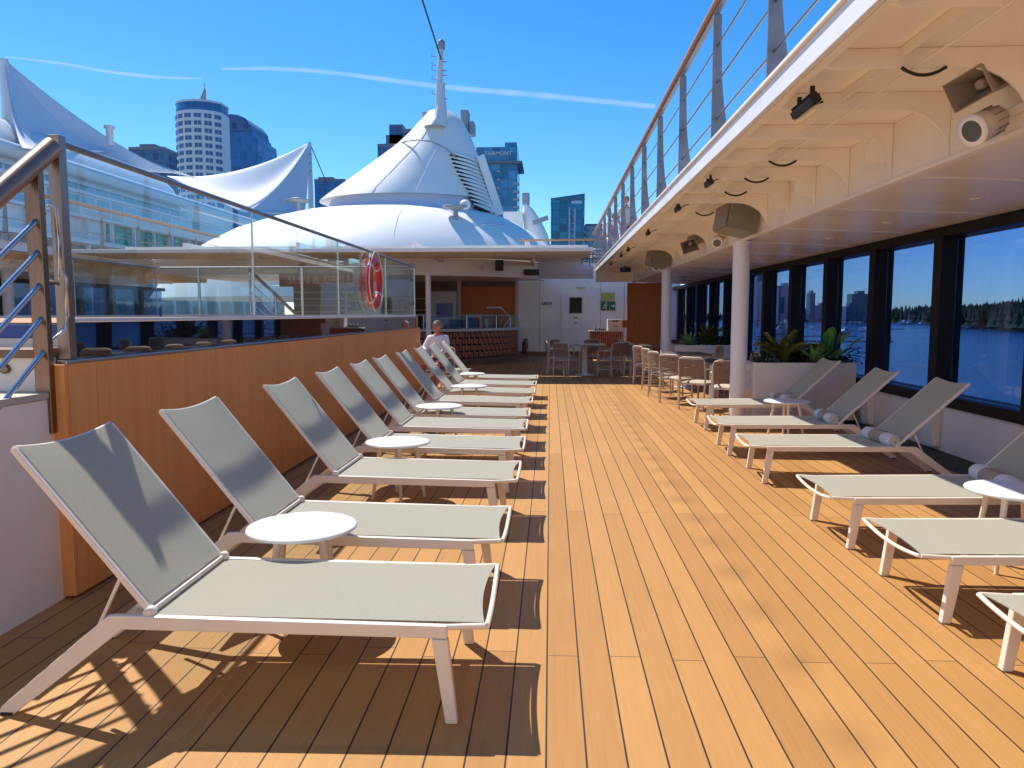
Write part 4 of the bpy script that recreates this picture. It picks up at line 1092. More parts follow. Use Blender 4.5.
# ------------------------------------------------------------------ life ring
t = thing('life_ring', 'red life ring with white rope hanging on the glass balustrade', 'life ring', (-2.684, 11.5, 2.09), 0.)
def ring_seg(a0, a1, r=.092, Rr=.32, n=20, sx=.5):
    m = MB(); vs = []; fs = []; N = 14
    for i in range(n+1):
        a = a0+(a1-a0)*i/n
        for k in range(N):
            th = 2*PI*k/N; q = Rr + r*math.cos(th); vs.append((r*sx*math.sin(th), q*math.cos(a), q*math.sin(a)))
    for i in range(n):
        for k in range(N): fs.append((i*N+k, i*N+(k+1) % N, (i+1)*N+(k+1) % N, (i+1)*N+k))
    return m.add(vs, fs, True)
ring_seg(0, 2*PI, n=48).build('ring', 'ring_red', t)
for k in range(4):
    a = PI/4+.1+PI/2*k; ring_seg(a-.06, a+.06, .0945, n=4).build('tape', 'ring_tape', t)
m = MB()
for k in range(4):
    a = PI/4+PI/2*k; pts = []
    for i in range(11):
        b_ = a+PI/2*i/10; q = .425+.035*math.sin(PI*i/10); pts.append((.03, q*math.cos(b_), q*math.sin(b_)))
    m.tube(pts, .009, 6, up=(1,0,0))
m.tube([(.07,-.3,.0), (.09,-.42,-.12), (.07,-.36,-.2), (.06,-.2,-.15)], .011, 6); m.build('rope', 'rope', t)
MB().bar((-.055, 0, .25), (-.055, 0, .5), .04, .02).build('hook', 'steel', t)

# ------------------------------------------------------------------ people
def skin_body(name, joints, edges, material, parent, sub=2):
    me = bpy.data.meshes.new(name); me.from_pydata([j[:3] for j in joints], edges, [])
    o = bpy.data.objects.new(name, me); COL.objects.link(o); o.parent = parent
    me.materials.append(MATS[material])
    o.modifiers.new('skin', 'SKIN'); sd = o.modifiers.new('sub', 'SUBSURF'); sd.levels = sub; sd.render_levels = sub
    lay = me.skin_vertices[0].data if me.skin_vertices else None
    if lay is None:
        bm_ = None
    for i, j in enumerate(joints):
        lay[i].radius = (j[3], j[4] if len(j) > 4 else j[3]); lay[i].use_root = (i == 0)
    for md in o.modifiers:
        if md.type == 'SKIN': md.use_smooth_shade = True
    return o
def head_mesh(c, yawh, parent, hair, name='head'):
    """an egg skull with brow, nose, chin and ears, facing local -y turned by yawh"""
    M = Matrix.Rotation(yawh, 3, 'Z'); c = Vector(c); m = MB(); N = 20; Mm = 14; vs = []; fs = []
    for i in range(Mm+1):
        ph = PI*i/Mm; z = -math.cos(ph); rr = max(.001, math.sin(ph))
        for k in range(N):
            th = 2*PI*k/N; x, y = rr*math.cos(th), rr*math.sin(th)
            jaw = 1-.22*max(0, -z); px_, py_, pz_ = .075*x*jaw, .095*y*(1-.12*max(0, -z)), .118*z
            f = max(0, -y)
            if f > .9 and abs(x) < .25 and -.35 < z < .15: py_ -= .022*(1-abs(x)*3)*(.6-z)
            if f > .75 and abs(x) < .6 and .05 < z < .3: py_ += .006
            if f > .7 and z < -.7: py_ -= .012
            vs.append(c + M @ Vector((px_, py_, pz_)))
    for i in range(Mm):
        for k in range(N): fs.append((i*N+k, i*N+(k+1) % N, (i+1)*N+(k+1) % N, (i+1)*N+k))
    m.add(vs, fs, True)
    for s in (-1, 1):
        e = c + M @ Vector((s*.077, .008, -.005)); m.sphere(e, .026, 8, 6, (.5, .8, 1.1))
    h = m.build(name, 'skin', parent)
    mm = MB()
    for s in (-1, 1): mm.sphere(c + M @ Vector((s*.03, -.088, .012)), .009, 8, 6)
    mm.build('eyes', 'hair_dark', h)
    mm = MB(); mm.sphere(c + M @ Vector((0, -.088, -.058)), .02, 10, 6, (1.1, .3, .25)); mm.build('mouth', 'cloth_red', h)
    mm = MB(); vs = []; fs = []
    for i in range(8):
        ph = (PI*.62)*i/7
        for k in range(N):
            th = 2*PI*k/N; x, y, z = math.sin(ph)*math.cos(th), math.sin(ph)*math.sin(th), math.cos(ph)
            if y < -.2: z = max(z, .42+.3*(-y-.2)*.3)
            vs.append(c + M @ Vector((.081*x, .101*y+.004, .122*z+.006)))
    for i in range(7):
        for k in range(N): fs.append((i*N+k, (i+1)*N+k, (i+1)*N+(k+1) % N, i*N+(k+1) % N))
    mm.add(vs, fs, True); mm.build('hair', hair, h)
    return h
def hand(parent, wrist, d, nrm):
    """palm and five fingers, softly curled"""
    w_ = Vector(wrist); d = Vector(d).normalized(); nrm = Vector(nrm).normalized(); side = d.cross(nrm).normalized()
    m = MB(); m.tube([w_, w_+d*.03, w_+d*.085], [.026, .036, .034], 10)
    for k, (o_, L) in enumerate([(-.028, .07), (-.010, .08), (.009, .075), (.027, .058)]):
        b_ = w_+d*.08+side*o_; m.tube([b_, b_+d*L*.45-nrm*.008, b_+d*L*.8-nrm*.028, b_+d*L*.95-nrm*.046], [.0095, .009, .008, .006], 6)
    b_ = w_+d*.025-side*.03; m.tube([b_, b_-side*.028+d*.025-nrm*.01, b_-side*.036+d*.06-nrm*.022], [.012, .0105, .008], 6)
    return m.build('hand', 'skin', parent)
def seated_man():
    # local: faces -x (towards the left wall side), turned; seat height .52
    t = thing('person', 'man in a white shirt seated by the end of the teak wall', 'person', (-2.38, 16.0, 0), R(0))
    P = [(0,0,.60,.15,.12), (0,0,.80,.14,.115), (0,-.02,1.0,.165,.12), (0,-.03,1.12,.13,.09), (0,-.04,1.20,.055,.055), (0,-.05,1.27,.05,.05),
         (-.18,-.02,1.10,.06), (-.27,-.14,.86,.045), (-.12,-.36,.78,.035),
         (.18,-.02,1.10,.06), (.27,-.14,.86,.045), (.14,-.36,.76,.035),
         (-.11,-.02,.56,.095), (-.15,-.45,.53,.065), (-.15,-.48,.10,.04), (-.16,-.62,.05,.035),
         (.11,-.02,.56,.095), (.15,-.45,.53,.065), (.16,-.46,.10,.04), (.17,-.60,.05,.035)]
    E = [(0,1),(1,2),(2,3),(3,4),(4,5),(3,6),(6,7),(7,8),(3,9),(9,10),(10,11),(0,12),(12,13),(13,14),(14,15),(0,16),(16,17),(17,18),(18,19)]
    body = skin_body('body', P, E, 'skin', t)
    S = [(0,0,.62,.165,.135), (0,0,.80,.155,.13), (0,-.02,1.0,.18,.135), (0,-.03,1.12,.145,.105), (-.185,-.02,1.10,.078), (-.27,-.13,.88,.064), (-.19,-.27,.82,.052), (.185,-.02,1.10,.078), (.27,-.13,.88,.064), (.20,-.27,.81,.052), (0,-.035,1.165,.075)]
    skin_body('shirt', S, [(0,1),(1,2),(2,3),(3,4),(4,5),(5,6),(3,7),(7,8),(8,9),(3,10)], 'shirt_white', t)
    T = [(0,0,.60,.165,.135), (-.11,-.04,.57,.11), (-.15,-.38,.545,.088), (.11,-.04,.57,.11), (.15,-.38,.545,.088)]
    skin_body('shorts', T, [(0,1),(1,2),(0,3),(3,4)], 'shorts_maroon', t)
    head_mesh((0, -.065, 1.35), R(-35), t, 'hair_grey')
    hand(t, (-.12,-.37,.78), (.5,-.8,-.2), (0,0,1)); hand(t, (.14,-.37,.76), (-.4,-.8,-.2), (0,0,1))
    m = MB()
    for s in (-1, 1): m.tube([(s*.16,-.46,.05), (s*.165,-.58,.05), (s*.17,-.72,.035)], [.045,.05,.04], 10)
    m.build('shoes', 'shoe', t)
    t.rotation_euler = (0, 0, R(-18)); return t
seated_man()
dup(ch0, (-2.37, 16.08, 0), R(162), 'wooden armchair the seated man in white sits on')
def standing(x, y, z, rz, label, top, bottom, hair, bag=False):
    t = thing('person', label, 'person', (x, y, z), R(rz))
    P = [(0,0,.92,.14,.10), (0,0,1.12,.135,.095), (0,0,1.32,.16,.10), (0,0,1.44,.11,.08), (0,0,1.52,.05), (0,-.01,1.58,.048),
         (-.19,0,1.40,.055), (-.24,.02,1.13,.042), (-.22,-.10,.90,.032), (.19,0,1.40,.055), (.24,.02,1.13,.042), (.23,-.06,.88,.032),
         (-.10,0,.86,.09), (-.11,-.02,.48,.06), (-.11,.02,.09,.04), (-.12,-.13,.04,.035), (.10,0,.86,.09), (.11,-.02,.48,.06), (.11,.02,.09,.04), (.12,-.13,.04,.035)]
    E = [(0,1),(1,2),(2,3),(3,4),(4,5),(3,6),(6,7),(7,8),(3,9),(9,10),(10,11),(0,12),(12,13),(13,14),(14,15),(0,16),(16,17),(17,18),(18,19)]
    skin_body('body', P, E, 'skin', t, 1)
    S = [(0,0,.92,.155,.115), (0,0,1.12,.15,.11), (0,0,1.32,.175,.115), (0,0,1.44,.125,.095), (-.195,0,1.40,.07), (-.24,.02,1.18,.058), (.195,0,1.40,.07), (.24,.02,1.18,.058)]
    skin_body('shirt', S, [(0,1),(1,2),(2,3),(3,4),(4,5),(3,6),(6,7)], top, t, 1)
    T = [(0,0,.90,.155,.115), (-.10,0,.84,.105), (-.11,-.02,.50,.078), (-.11,.01,.14,.06), (.10,0,.84,.105), (.11,-.02,.50,.078), (.11,.01,.14,.06)]
    skin_body('trousers', T, [(0,1),(1,2),(2,3),(0,4),(4,5),(5,6)], bottom, t, 1)
    head_mesh((0,-.02,1.68), 0, t, hair); hand(t, (-.22,-.10,.90), (.1,-.4,-.9), (1,0,0)); hand(t, (.23,-.06,.88), (0,-.3,-.9), (-1,0,0))
    return t
standing(2.15, 26.3, 3.245, 60, 'person in dark top standing on the upper deck behind the railing', 'cloth_dark', 'cloth_dark', 'hair_dark')
standing(1.95, 25.7, 3.245, -40, 'person in white top standing on the upper deck behind the railing', 'shirt_white', 'cream_box', 'hair_grey')
standing(2.2, 22.6, 3.245, 20, 'person in red trousers on the upper deck nearest along the railing', 'cream_box', 'cloth_red', 'hair_dark')

# ------------------------------------------------------------------ white cone roof with mast behind the bar
t = thing('cone_roof', 'large white cone roof with louvred flank rising behind the bar', 'roof', (0, 0, 0))
YC = 50.; k_ = YC/755.
def at_px(x, y, Y): return ((x-550.)*Y/755., 1.6+(314.5-y)*Y/755.)
def stack(rings, Yc, depth=.8, n=48, tw=0.):
    m = MB(); G = []
    for (xl, xr, y) in rings:
        x0, z = at_px(xl, y, Yc); x1, _ = at_px(xr, y, Yc); c = (x0+x1)/2; r = (x1-x0)/2
        G.append([(c + r*math.cos(2*PI*j/n), Yc + depth*r*math.sin(2*PI*j/n), z) for j in range(n+1)])
    return m.grid(G, True)
up_rings = [(430,452,117), (427,458,121), (420,464,128), (411,470,138), (398,475,150), (383,479,161), (366,482,173), (348,486,186), (328,491,200), (322,492,205)]
stack(up_rings, YC).build('upper_cone', 'tent_white', t)
stack([(333,489,204), (328,492,216)], YC, .78).build('shade_band', 'tent_shade', t)  # shadow under the hem, painted as a bluish band
stack([(330,470,214), (300,492,217), (270,512,224), (240,530,234), (212,548,248), (180,566,268), (160,580,300)], YC, .8).build('lower_dome', 'tent_white', t)
m = MB(); G = []
for (xl, xr, y) in [(423,444,128), (431,446,121), (434.5,446,112), (437,444.5,100), (438,444,85)]:
    x0, z = at_px(xl, y, YC-2.6); x1, _ = at_px(xr, y, YC-2.6); c = (x0+x1)/2; r = (x1-x0)/2
    G.append([(c+r*math.cos(2*PI*j/20), YC-1.6+r*math.sin(2*PI*j/20)*1.2, z) for j in range(21)])
m.grid(G, True); m.build('mast_base', 'mast_white', t)
x, z0 = at_px(440, 118, YC-1.6); x1, z1 = at_px(443, 54, YC-1.6)
MB().tube([(x, YC-1.6, z0), (x1-.12, YC-1.6, z0+(z1-z0)*.5), (x1, YC-1.6, z1)], .24, 12, r2=.14).build('mast', 'mast_white', t)
MB().lathe([(.2, 0), (.24, .1), (.24, .45), (.12, .6)], (x1, YC-1.6, z1-.3), 12).build('mast_head', 'hatch_grey', t)
for q in (.2, .42, .55, .62, .75):
    zz = z0+(z1-z0)*q; MB().tube([(x+.2, YC-1.6, zz), (x+.55, YC-1.6, zz+.02)], .04, 6).build('antenna', 'hatch_grey', t)
    MB().tube([(x-.1, YC-1.6, zz+.3), (x-.4, YC-1.6, zz+.33), (x-.4, YC-1.6, zz+.55)], .03, 6).build('antenna', 'hatch_grey', t)
# stay cable up to the left
xs, zs = at_px(402, -60, YC-20)
MB().tube([(x1, YC-1.6, z1-.9), (xs, YC-20, zs)], .05, 6).build('stay_cable', 'cable_black', t)
# louvres on the right flank
for i in range(13):
    u = i/12; y_ = 166+u*48
    for q in range(len(up_rings)-1):
        if up_rings[q][2] <= y_ <= up_rings[q+1][2]: break
    f = (y_-up_rings[q][2])/(up_rings[q+1][2]-up_rings[q][2]); xl = up_rings[q][0]*(1-f)+up_rings[q+1][0]*f; xr = up_rings[q][1]*(1-f)+up_rings[q+1][1]*f
    XL, Z_ = at_px(xl, y_, YC); XR, _ = at_px(xr, y_, YC); c = (XL+XR)/2; r = (XR-XL)/2
    def arc(f0, f1, g, dz):
        return [(c+r*g*math.cos(R(f0+(f1-f0)*j/8)), YC+.8*r*g*math.sin(R(f0+(f1-f0)*j/8)), Z_+dz-.35*(j/8)) for j in range(9)]
    f0 = -62+26*u
    MB().tube(arc(f0+4, -6, 1.0, -.02), .15, 6).build('louvre_gap', 'gutter_black', t)
    MB().tube(arc(f0, -4, 1.02, .14), [.03, .07, .10, .11, .11, .11, .11, .10, .08], 6).build('louvre', 'tent_white', t)
for i, (a, b_) in enumerate((((472,170),(492,216)), ((481,160),(500,216)))):
    X0, Z0 = at_px(*a, YC-1); X1, Z1 = at_px(*b_, YC-1)
    MB().bar((X0, YC-1, Z0), (X1, YC-1, Z1), .5, .5).build('rib', 'tent_white', t)
for (x_, y_, w_, h_) in ((466,128,8,22), (473,134,5,12), (428,122,6,7)):
    X0, Z0 = at_px(x_, y_, YC+1); MB().box(X0-w_*k_/2, X0+w_*k_/2, YC+.5, YC+1.6, Z0-h_*k_/2, Z0+h_*k_/2).build('vent_box', 'hatch_grey', t, bevel=.05)
for i in range(11):
    u = i/10; X0, Z0 = at_px(482+u*34, 226+u*22, YC-5.6+u*2); X1, Z1 = at_px(512+u*22, 230+u*18, YC-1.6+u*.6)
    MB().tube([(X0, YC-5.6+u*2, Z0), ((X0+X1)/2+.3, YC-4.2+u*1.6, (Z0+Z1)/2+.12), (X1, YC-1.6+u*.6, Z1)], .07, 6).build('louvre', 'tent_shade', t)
pts = [at_px(xx, yy, YC-dy)+(dy,) for xx, yy, dy in ((397,150,0), (408,146.5,1.6), (420,145,2.4), (434,147,2.75), (448,154,2.5), (458,163,2.0))]
MB().tube([(p[0], YC-p[2]-.35, p[1]+.02) for p in pts], .05, 6).build('seam_pipe', 'hatch_grey', t)
for k in range(6):
    a = R(-160+28*k)
    for rings, dd, nm in ((up_rings, .8, 'roof_seam'), ([(300,492,217), (270,512,224), (240,530,234), (212,548,248)], .8, 'roof_seam')):
        P_ = []
        for (xl, xr, y) in rings:
            XL, Z_ = at_px(xl, y, YC); XR, _ = at_px(xr, y, YC); c = (XL+XR)/2; r = (XR-XL)/2; P_.append((c+r*1.003*math.cos(a), YC+dd*r*1.003*math.sin(a), Z_+.01))
        MB().tube(P_, .012, 5).build(nm, 'tent_white', t)
t = thing('radar_stand', 'dark flat topped radar stand in front of the cone roof hem', 'radar', (*[at_px(456, 210, 44)[0]], 44, at_px(456, 216, 44)[1]-1))
MB().tube([(0,0,0), (0,0,1.25)], .14, 8).build('pole', 'hatch_grey', t); MB().lathe([(.2, 1.2), (.75, 1.4), (.75, 1.48), (.1, 1.5)], n=20).build('dish', 'hatch_grey', t); MB().sphere((.55, 0, 1.55), .32, 12, 8, (1, 1, .9)).build('dome', 'tent_white', t)
t = thing('radar_stand', 'dark flat topped radar stand below the second sail mast', 'radar', (at_px(298, 200, 60)[0], 60, at_px(298, 212, 60)[1]-1))
MB().tube([(0,0,0), (0,0,1.9)], .2, 8).build('pole', 'hatch_grey', t); MB().lathe([(.3, 1.7), (.95, 1.75), (.95, 1.9), (.1, 2.1)], n=20).build('dish', 'hatch_grey', t)
# small second cone right
t = thing('small_cone_roof', 'small white cone roof with a dark cap right of the large one', 'roof')
stack([(524,528,207), (522,533,212), (523,541,224), (524,547,236), (523,551,250), (520,554,280)], 62., .8).build('cone', 'tent_white', t)
X0, Z0 = at_px(526, 202, 62); MB().box(X0-.35, X0+.25, 61.6, 62.4, Z0-.4, Z0+.5).build('cap', 'hatch_grey', t, bevel=.08)
X0, Z0 = at_px(541, 222, 60); MB().bar((X0-.7, 60, Z0-.2), (X0+.5, 60, Z0+.2), .35, .35).build('crane_arm', 'hatch_grey', t, bevel=.04)
X0, Z0 = at_px(503, 221, 61); X1, Z1 = at_px(522, 260, 61); MB().box(X0, X1, 61, 62, Z1, Z0+.6).build('housing', 'wall_grey', t)

# ------------------------------------------------------------------ convention building and sails on the quay (left)
t = thing('convention_building', 'long white convention building with rounded roof on the quay at left', 'building')
BX0 = -45.
def arc_roof():
    m = MB(); G = []
    for i in range(13):
        a = PI*i/12; x = BX0-7+7.4*math.cos(a); z = 13.9+5.6*math.sin(a)
        row = []
        for q in range(25):
            y = 20+70*q/24; row.append((x, y, z))
        for q in range(1, 9):
            b_ = PI/2*q/8; row.append((BX0-7+(x-(BX0-7))*math.cos(b_), 90+5.5*math.sin(b_), 13.9+(z-13.9)*math.cos(b_)))
        G.append(row)
    return m.grid(G, True)
arc_roof().build('roof', 'convention_white', t)
MB().box(BX0-14, BX0+.2, 20, 94, 11.9, 14.2).build('upper_glazing', 'conv_glass', t)
MB().tube([(BX0+.9, 20, 15.0), (BX0+.9, 112, 15.0)], .65, 12).build('tube_cornice', 'convention_white', t)
MB().box(BX0-14, BX0+.8, 20, 112, 13.0, 13.3).build('ledge', 'convention_white', t)
MB().box(BX0-14, BX0+.5, 20, 112, 10.9, 13.0).build('middle_wall', 'conv_glass', t)
MB().box(BX0-14, BX0+1.6, 20, 112, 10.6, 10.85).build('ledge', 'convention_white', t)
MB().box(BX0-14, BX0+.9, 74, 112, 8.6, 10.6).build('green_glazing', 'conv_green', t)
MB().box(BX0-14, BX0+.85, 20, 74, 8.6, 10.6).build('lower_wall', 'convention_white', t)
MB().box(BX0-14, BX0+1.8, 20, 113, 8.2, 8.6).build('ledge', 'convention_white', t)
MB().box(BX0-14, BX0+.6, 20, 112, -14, 8.2).build('base_wall', 'concrete', t)
for k in range(23): MB().box(BX0+1.2, BX0+1.5, 22+4*k, 22.25+4*k, -14, 10.6).build('pier', 'convention_white', t)

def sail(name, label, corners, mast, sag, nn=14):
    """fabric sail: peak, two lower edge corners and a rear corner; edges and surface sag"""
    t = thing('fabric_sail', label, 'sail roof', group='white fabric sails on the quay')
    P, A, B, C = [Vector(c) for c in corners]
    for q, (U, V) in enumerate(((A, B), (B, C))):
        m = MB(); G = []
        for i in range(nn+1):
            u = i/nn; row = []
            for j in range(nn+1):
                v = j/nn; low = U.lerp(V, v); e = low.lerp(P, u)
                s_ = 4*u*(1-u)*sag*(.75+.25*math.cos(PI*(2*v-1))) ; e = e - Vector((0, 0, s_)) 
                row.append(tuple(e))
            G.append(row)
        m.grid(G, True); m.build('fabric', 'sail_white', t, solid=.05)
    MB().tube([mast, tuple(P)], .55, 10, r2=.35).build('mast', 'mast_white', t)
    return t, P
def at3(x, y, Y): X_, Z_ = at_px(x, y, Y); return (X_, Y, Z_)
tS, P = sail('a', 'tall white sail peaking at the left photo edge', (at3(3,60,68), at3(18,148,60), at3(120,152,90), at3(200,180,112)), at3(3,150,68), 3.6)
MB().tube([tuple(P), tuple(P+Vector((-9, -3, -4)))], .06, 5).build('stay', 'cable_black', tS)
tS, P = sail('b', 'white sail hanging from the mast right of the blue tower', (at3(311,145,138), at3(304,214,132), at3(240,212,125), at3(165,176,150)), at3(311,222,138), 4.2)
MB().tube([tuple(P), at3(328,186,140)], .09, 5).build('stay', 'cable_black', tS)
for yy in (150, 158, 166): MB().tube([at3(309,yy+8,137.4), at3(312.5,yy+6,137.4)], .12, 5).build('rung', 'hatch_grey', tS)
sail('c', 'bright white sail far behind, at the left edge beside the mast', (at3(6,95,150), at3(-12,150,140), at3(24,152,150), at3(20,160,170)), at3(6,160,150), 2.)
for x_, y_, lab in ((108, 136, 'slim pale exhaust post standing on the convention roof'),):
    t = thing('roof_vent', lab, 'vent', at3(x_, y_+10, 62)); MB().lathe([(.28, 0), (.28, 1.3), (.42, 1.4), (.42, 1.6)], n=12).build('pipe', 'convention_white', t)

# ------------------------------------------------------------------ city towers
def tower_box(label, x0, x1, ytop, Y, material, depth=30., roof='roof_grey', extras=(), ybot=330, name='tower', rz=0.):
    X0, Z1 = at_px(x0, ytop, Y); X1, _ = at_px(x1, ytop, Y); cx = (X0+X1)/2; hw = (X1-X0)/2
    t = thing(name, label, 'tower', (cx, Y+depth/2, -14), rz)
    h = Z1+14
    MB().box(-hw, hw, -depth/2, depth/2, 0, h).build('body', material, t)
    MB().box(-hw*1.01, hw*1.01, -depth*.505, depth*.505, h, h+1.2).build('parapet', roof, t)
    for (a, b_, z_, mm) in extras:
        MB().box(-hw+2*hw*a, -hw+2*hw*b_, -depth*.3, depth*.4, h+1.2, h+1.2+z_).build('penthouse', mm, t)
    return t, hw, h
# white curved hotel tower with windows cut as recessed bays
Yh = 320.
X0, Zt = at_px(176, 106, Yh); X1, _ = at_px(224, 106, Yh)
t = thing('hotel_tower', 'white curved hotel tower with a sail shaped spire', 'tower', ((X0+X1)/2, Yh+4.6, -14)); H = Zt+14; hw = (X1-X0)/2
def hotel_plan(n=16, grow=0.):
    pts = []
    for i in range(n+1):
        a = R(205)+R(130)*i/n; pts.append((hw*1.1*math.cos(a)*(1+grow), 11*math.sin(a)*(1+grow)))
    return pts
pl = hotel_plan(); poly = pl + [(hw*.97, 3), (-hw*.97, 3)]
MB().prism(poly, 0, H-4, 'z').build('body', 'tower_white', t)
MB().prism([(a*.97, b_*.97) for a, b_ in poly], H-4, H-.6, 'z').build('crown_glazing', 'glass_blue', t)
MB().prism([(a*1.0, b_*1.0) for a, b_ in poly], H-.6, H+.2, 'z').build('parapet', 'tower_white', t)
win = None
for f_ in range(13):
    z = H-6.3-3.02*f_
    for c in range(6):
        a = R(208)+R(126)*(c+.5)/6; cx, cy = hw*1.1*math.cos(a), 11*math.sin(a)
        d = Vector((-hw*1.1*math.sin(a), 11*math.cos(a))); ang = math.atan2(d.y, d.x)
        if win is None:
            m = MB(); m.box(-1.4, -.12, -.12, .5, -.85, .85); m.box(.12, 1.4, -.12, .5, -.85, .85); win = m.build('window', 'tower_window', t); o = win
        else: o = win.copy(); COL.objects.link(o); o.parent = t
        o.location = (cx, cy, z); o.rotation_euler = (0, 0, ang)
m = MB(); G = []
for i in range(9):
    u = i/8; z = H+.2+7.2*u; wv = 3.6*(1-u)**1.1
    G.append([(1.2-wv*1.1, -1, z), (1.2-wv*.3, -1-2.2*(1-u), z), (1.2+wv*.28, -1, z), (1.2-wv*.3, 1+2*(1-u), z), (1.2-wv*1.1, -1, z)])
m.grid(G, True); m.build('spire', 'concrete', t); MB().tube([(1.2, -1, H+5), (1.2, -1, H+9.3)], .16, 6).build('spire_tip', 'concrete', t)
MB().lathe([(4.5, 0), (4.2, .8), (2.5, 1.)], (-.3, 0, H+.2), 20).build('spire_base', 'tower_white', t)
# blue glass tower with rounded shoulder
Y2 = 380.; X0, Zt = at_px(222, 116, Y2); X1, Zb = at_px(263, 150, Y2)
t = thing('blue_glass_tower', 'deep blue glass tower with rounded shoulder beside the white hotel', 'tower', (X0, Y2, -14)); W_ = X1-X0; H = Zt+14; k2 = Y2/755
poly = [(-2, 0), (W_, 0), (W_, H-27*k2), (W_*.88, H-27*k2), (W_*.86, H-20*k2), (W_*.72, H-20*k2)]
body = [(-2, 0), (W_, 0), (W_, H-42*k2), (W_*.92, H-42*k2), (W_*.90, H-24*k2), (W_*.80, H-24*k2), (W_*.76, H-18*k2)]
dome = [(W_*.74, H-17*k2), (W_*.70, H-10*k2), (W_*.58, H-4*k2), (W_*.42, H-1*k2), (W_*.25, H), (-2, H-.5)]
MB().prism(body + [(-2, H-18*k2)], 0, 26).build('body', 'glass_blue', t)
MB().prism([(-2, H-18*k2+.05), (W_*.74, H-18*k2+.05)] + dome, 1, 25).build('domed_top', 'glass_navy', t)
tower_box('low dark blue glass block left of the hotel tower', 127, 163, 150, 330, 'glass_navy', 30, 'roof_grey', ((.1, .55, 2.5, 'roof_grey'),))
tower_box('blue glass block right of the sail mast', 315, 345, 183, 360, 'glass_blue', 30, 'roof_grey', ((.0, .5, 2, 'roof_grey'),))
tower_box('dark stepped tower behind the left slope of the cone roof', 379, 402, 150, 300, 'glass_navy', 25, 'roof_grey', ((.25, 1., 4.5, 'roof_grey'), (.4, 1., 8.5, 'glass_navy')))
tower_box('dark roof plant tower just behind the cone roof top', 404, 430, 136, 300, 'glass_navy', 25, 'roof_grey')
tL, hwL, hL = tower_box('teal glass tower with lettered crown right of the cone roof', 478, 517, 168, 300, 'glass_teal', 22, 'roof_grey')
MB().box(-hwL-.5, hwL*.99, -11.2, 10, hL+1.2, hL+6.6).build('crown', 'glass_teal', tL); MB().box(hwL*.35, hwL*.95, -8, 8, hL+6.6, hL+9).build('penthouse', 'glass_teal', tL)
MB().box(-hwL*1.1, hwL*1.25, -12.2, 11, hL+.2, hL+1.1).build('eave', 'roof_grey', tL)
text_mesh('FAIRMONT', 2.1, 'lettering', 'sign_white', tL, (hwL*.05, -11.5, hL+4.0), (PI/2, 0, 0), .15, .03)
for k in range(15): MB().box(-hwL*.02, hwL*.14, -11.6, -11.02, hL-3-3.2*k, hL-2-3.2*k).build('balcony', 'facade_pale', tL)
for k in range(15): MB().box(hwL*.8, hwL*1.1, -11.6, -9.5, hL-8-3.0*k, hL-7-3.0*k).build('balcony', 'facade_pale', tL)
tR, hwR, hR = tower_box('green teal glass tower with a white vertical strip of balconies', 550, 583, 203, 420, 'glass_green', 24, 'roof_grey')
MB().prism([(-hwR, hR+1.2), (hwR, hR+1.2), (hwR, hR+3.6)], -12, 12).build('sloped_crown', 'glass_green', tR)
for s in (.1, .42): MB().box(hwR*s-.35, hwR*s+.35, -12.6, -12.05, 0, hR-4).build('white_strip', 'tower_white', tR)
for k in range(9): MB().box(hwR*.14, hwR*.38, -12.5, -12.05, hR-6-3.4*k, hR-5-3.4*k).build('balcony', 'facade_pale', tR)
MB().box(hwR*.2, hwR*.85, -12.4, -12.05, hR-1.9, hR-.4).build('lettering_panel', 'sign_white', tR)
tower_box('pale low block behind the right upper railing', 584, 604, 228, 430, 'facade_pale', 20)

# ------------------------------------------------------------------ far shore seen through the windows
SH = [(420, 2600), (560, 2500), (700, 2300), (850, 1900), (700, 1330), (615, 1160), (585, 1010), (560, 880), (620, 740), (820, 640), (1100, 560)]
m = MB(); vs = []; 
shp = smooth_path(SH, 6)
G = []
for i, p in enumerate(shp):
    n_ = Vector((1, .35)).normalized()
    G.append([(p.x, p.y, -18.6), (p.x+6*n_.x, p.y+6*n_.y, -16.5), (p.x+260*n_.x, p.y+300*n_.y, -6), (p.x+1500*n_.x, p.y+1500*n_.y, 6)])
tag(m.grid(G, True).build('far_shore', 'land'), kind='structure')
m = MB()
def conifer(m, x, y, z, h, r):
    n = 7; ph = rnd.uniform(0, 6)
    vs = [(x, y, z+h)]; fs = []
    for q, (rr, zz) in enumerate(((.35, .68), (.30, .64), (.7, .38), (.55, .34), (1., .1))):
        for k in range(n):
            a = 2*PI*k/n+ph+q*.4; w_ = r*rr*rnd.uniform(.75, 1.2); vs.append((x+w_*math.cos(a), y+w_*math.sin(a), z+h*zz+rnd.uniform(-.02, .02)*h))
    for k in range(n): fs.append((0, 1+k, 1+(k+1) % n))
    for q in range(4):
        for k in range(n): fs.append((1+q*n+k, 1+(q+1)*n+k, 1+(q+1)*n+(k+1) % n, 1+q*n+(k+1) % n))
    m.add(vs, fs)
for i in range(3600):
    p = shp[rnd.randrange(8, len(shp))]; b_ = abs(rnd.gauss(0, 90))+4
    x = p.x+b_*.94+rnd.uniform(-25, 25); y = p.y+b_*.35+rnd.uniform(-35, 35)
    far = min(1., b_/160); conifer(m, x, y, -17+10*far, rnd.uniform(22, 30)+9*far, rnd.uniform(5, 9))
for i in range(500):
    p = shp[rnd.randrange(0, 14)]; x = p.x+rnd.uniform(5, 200); y = p.y+rnd.uniform(0, 160); conifer(m, x, y, -17, rnd.uniform(14, 26), rnd.uniform(6, 11))
tag(m.build('forest', 'forest'), 'dark conifer forest along the far shore beyond the windows', 'forest', kind='stuff')
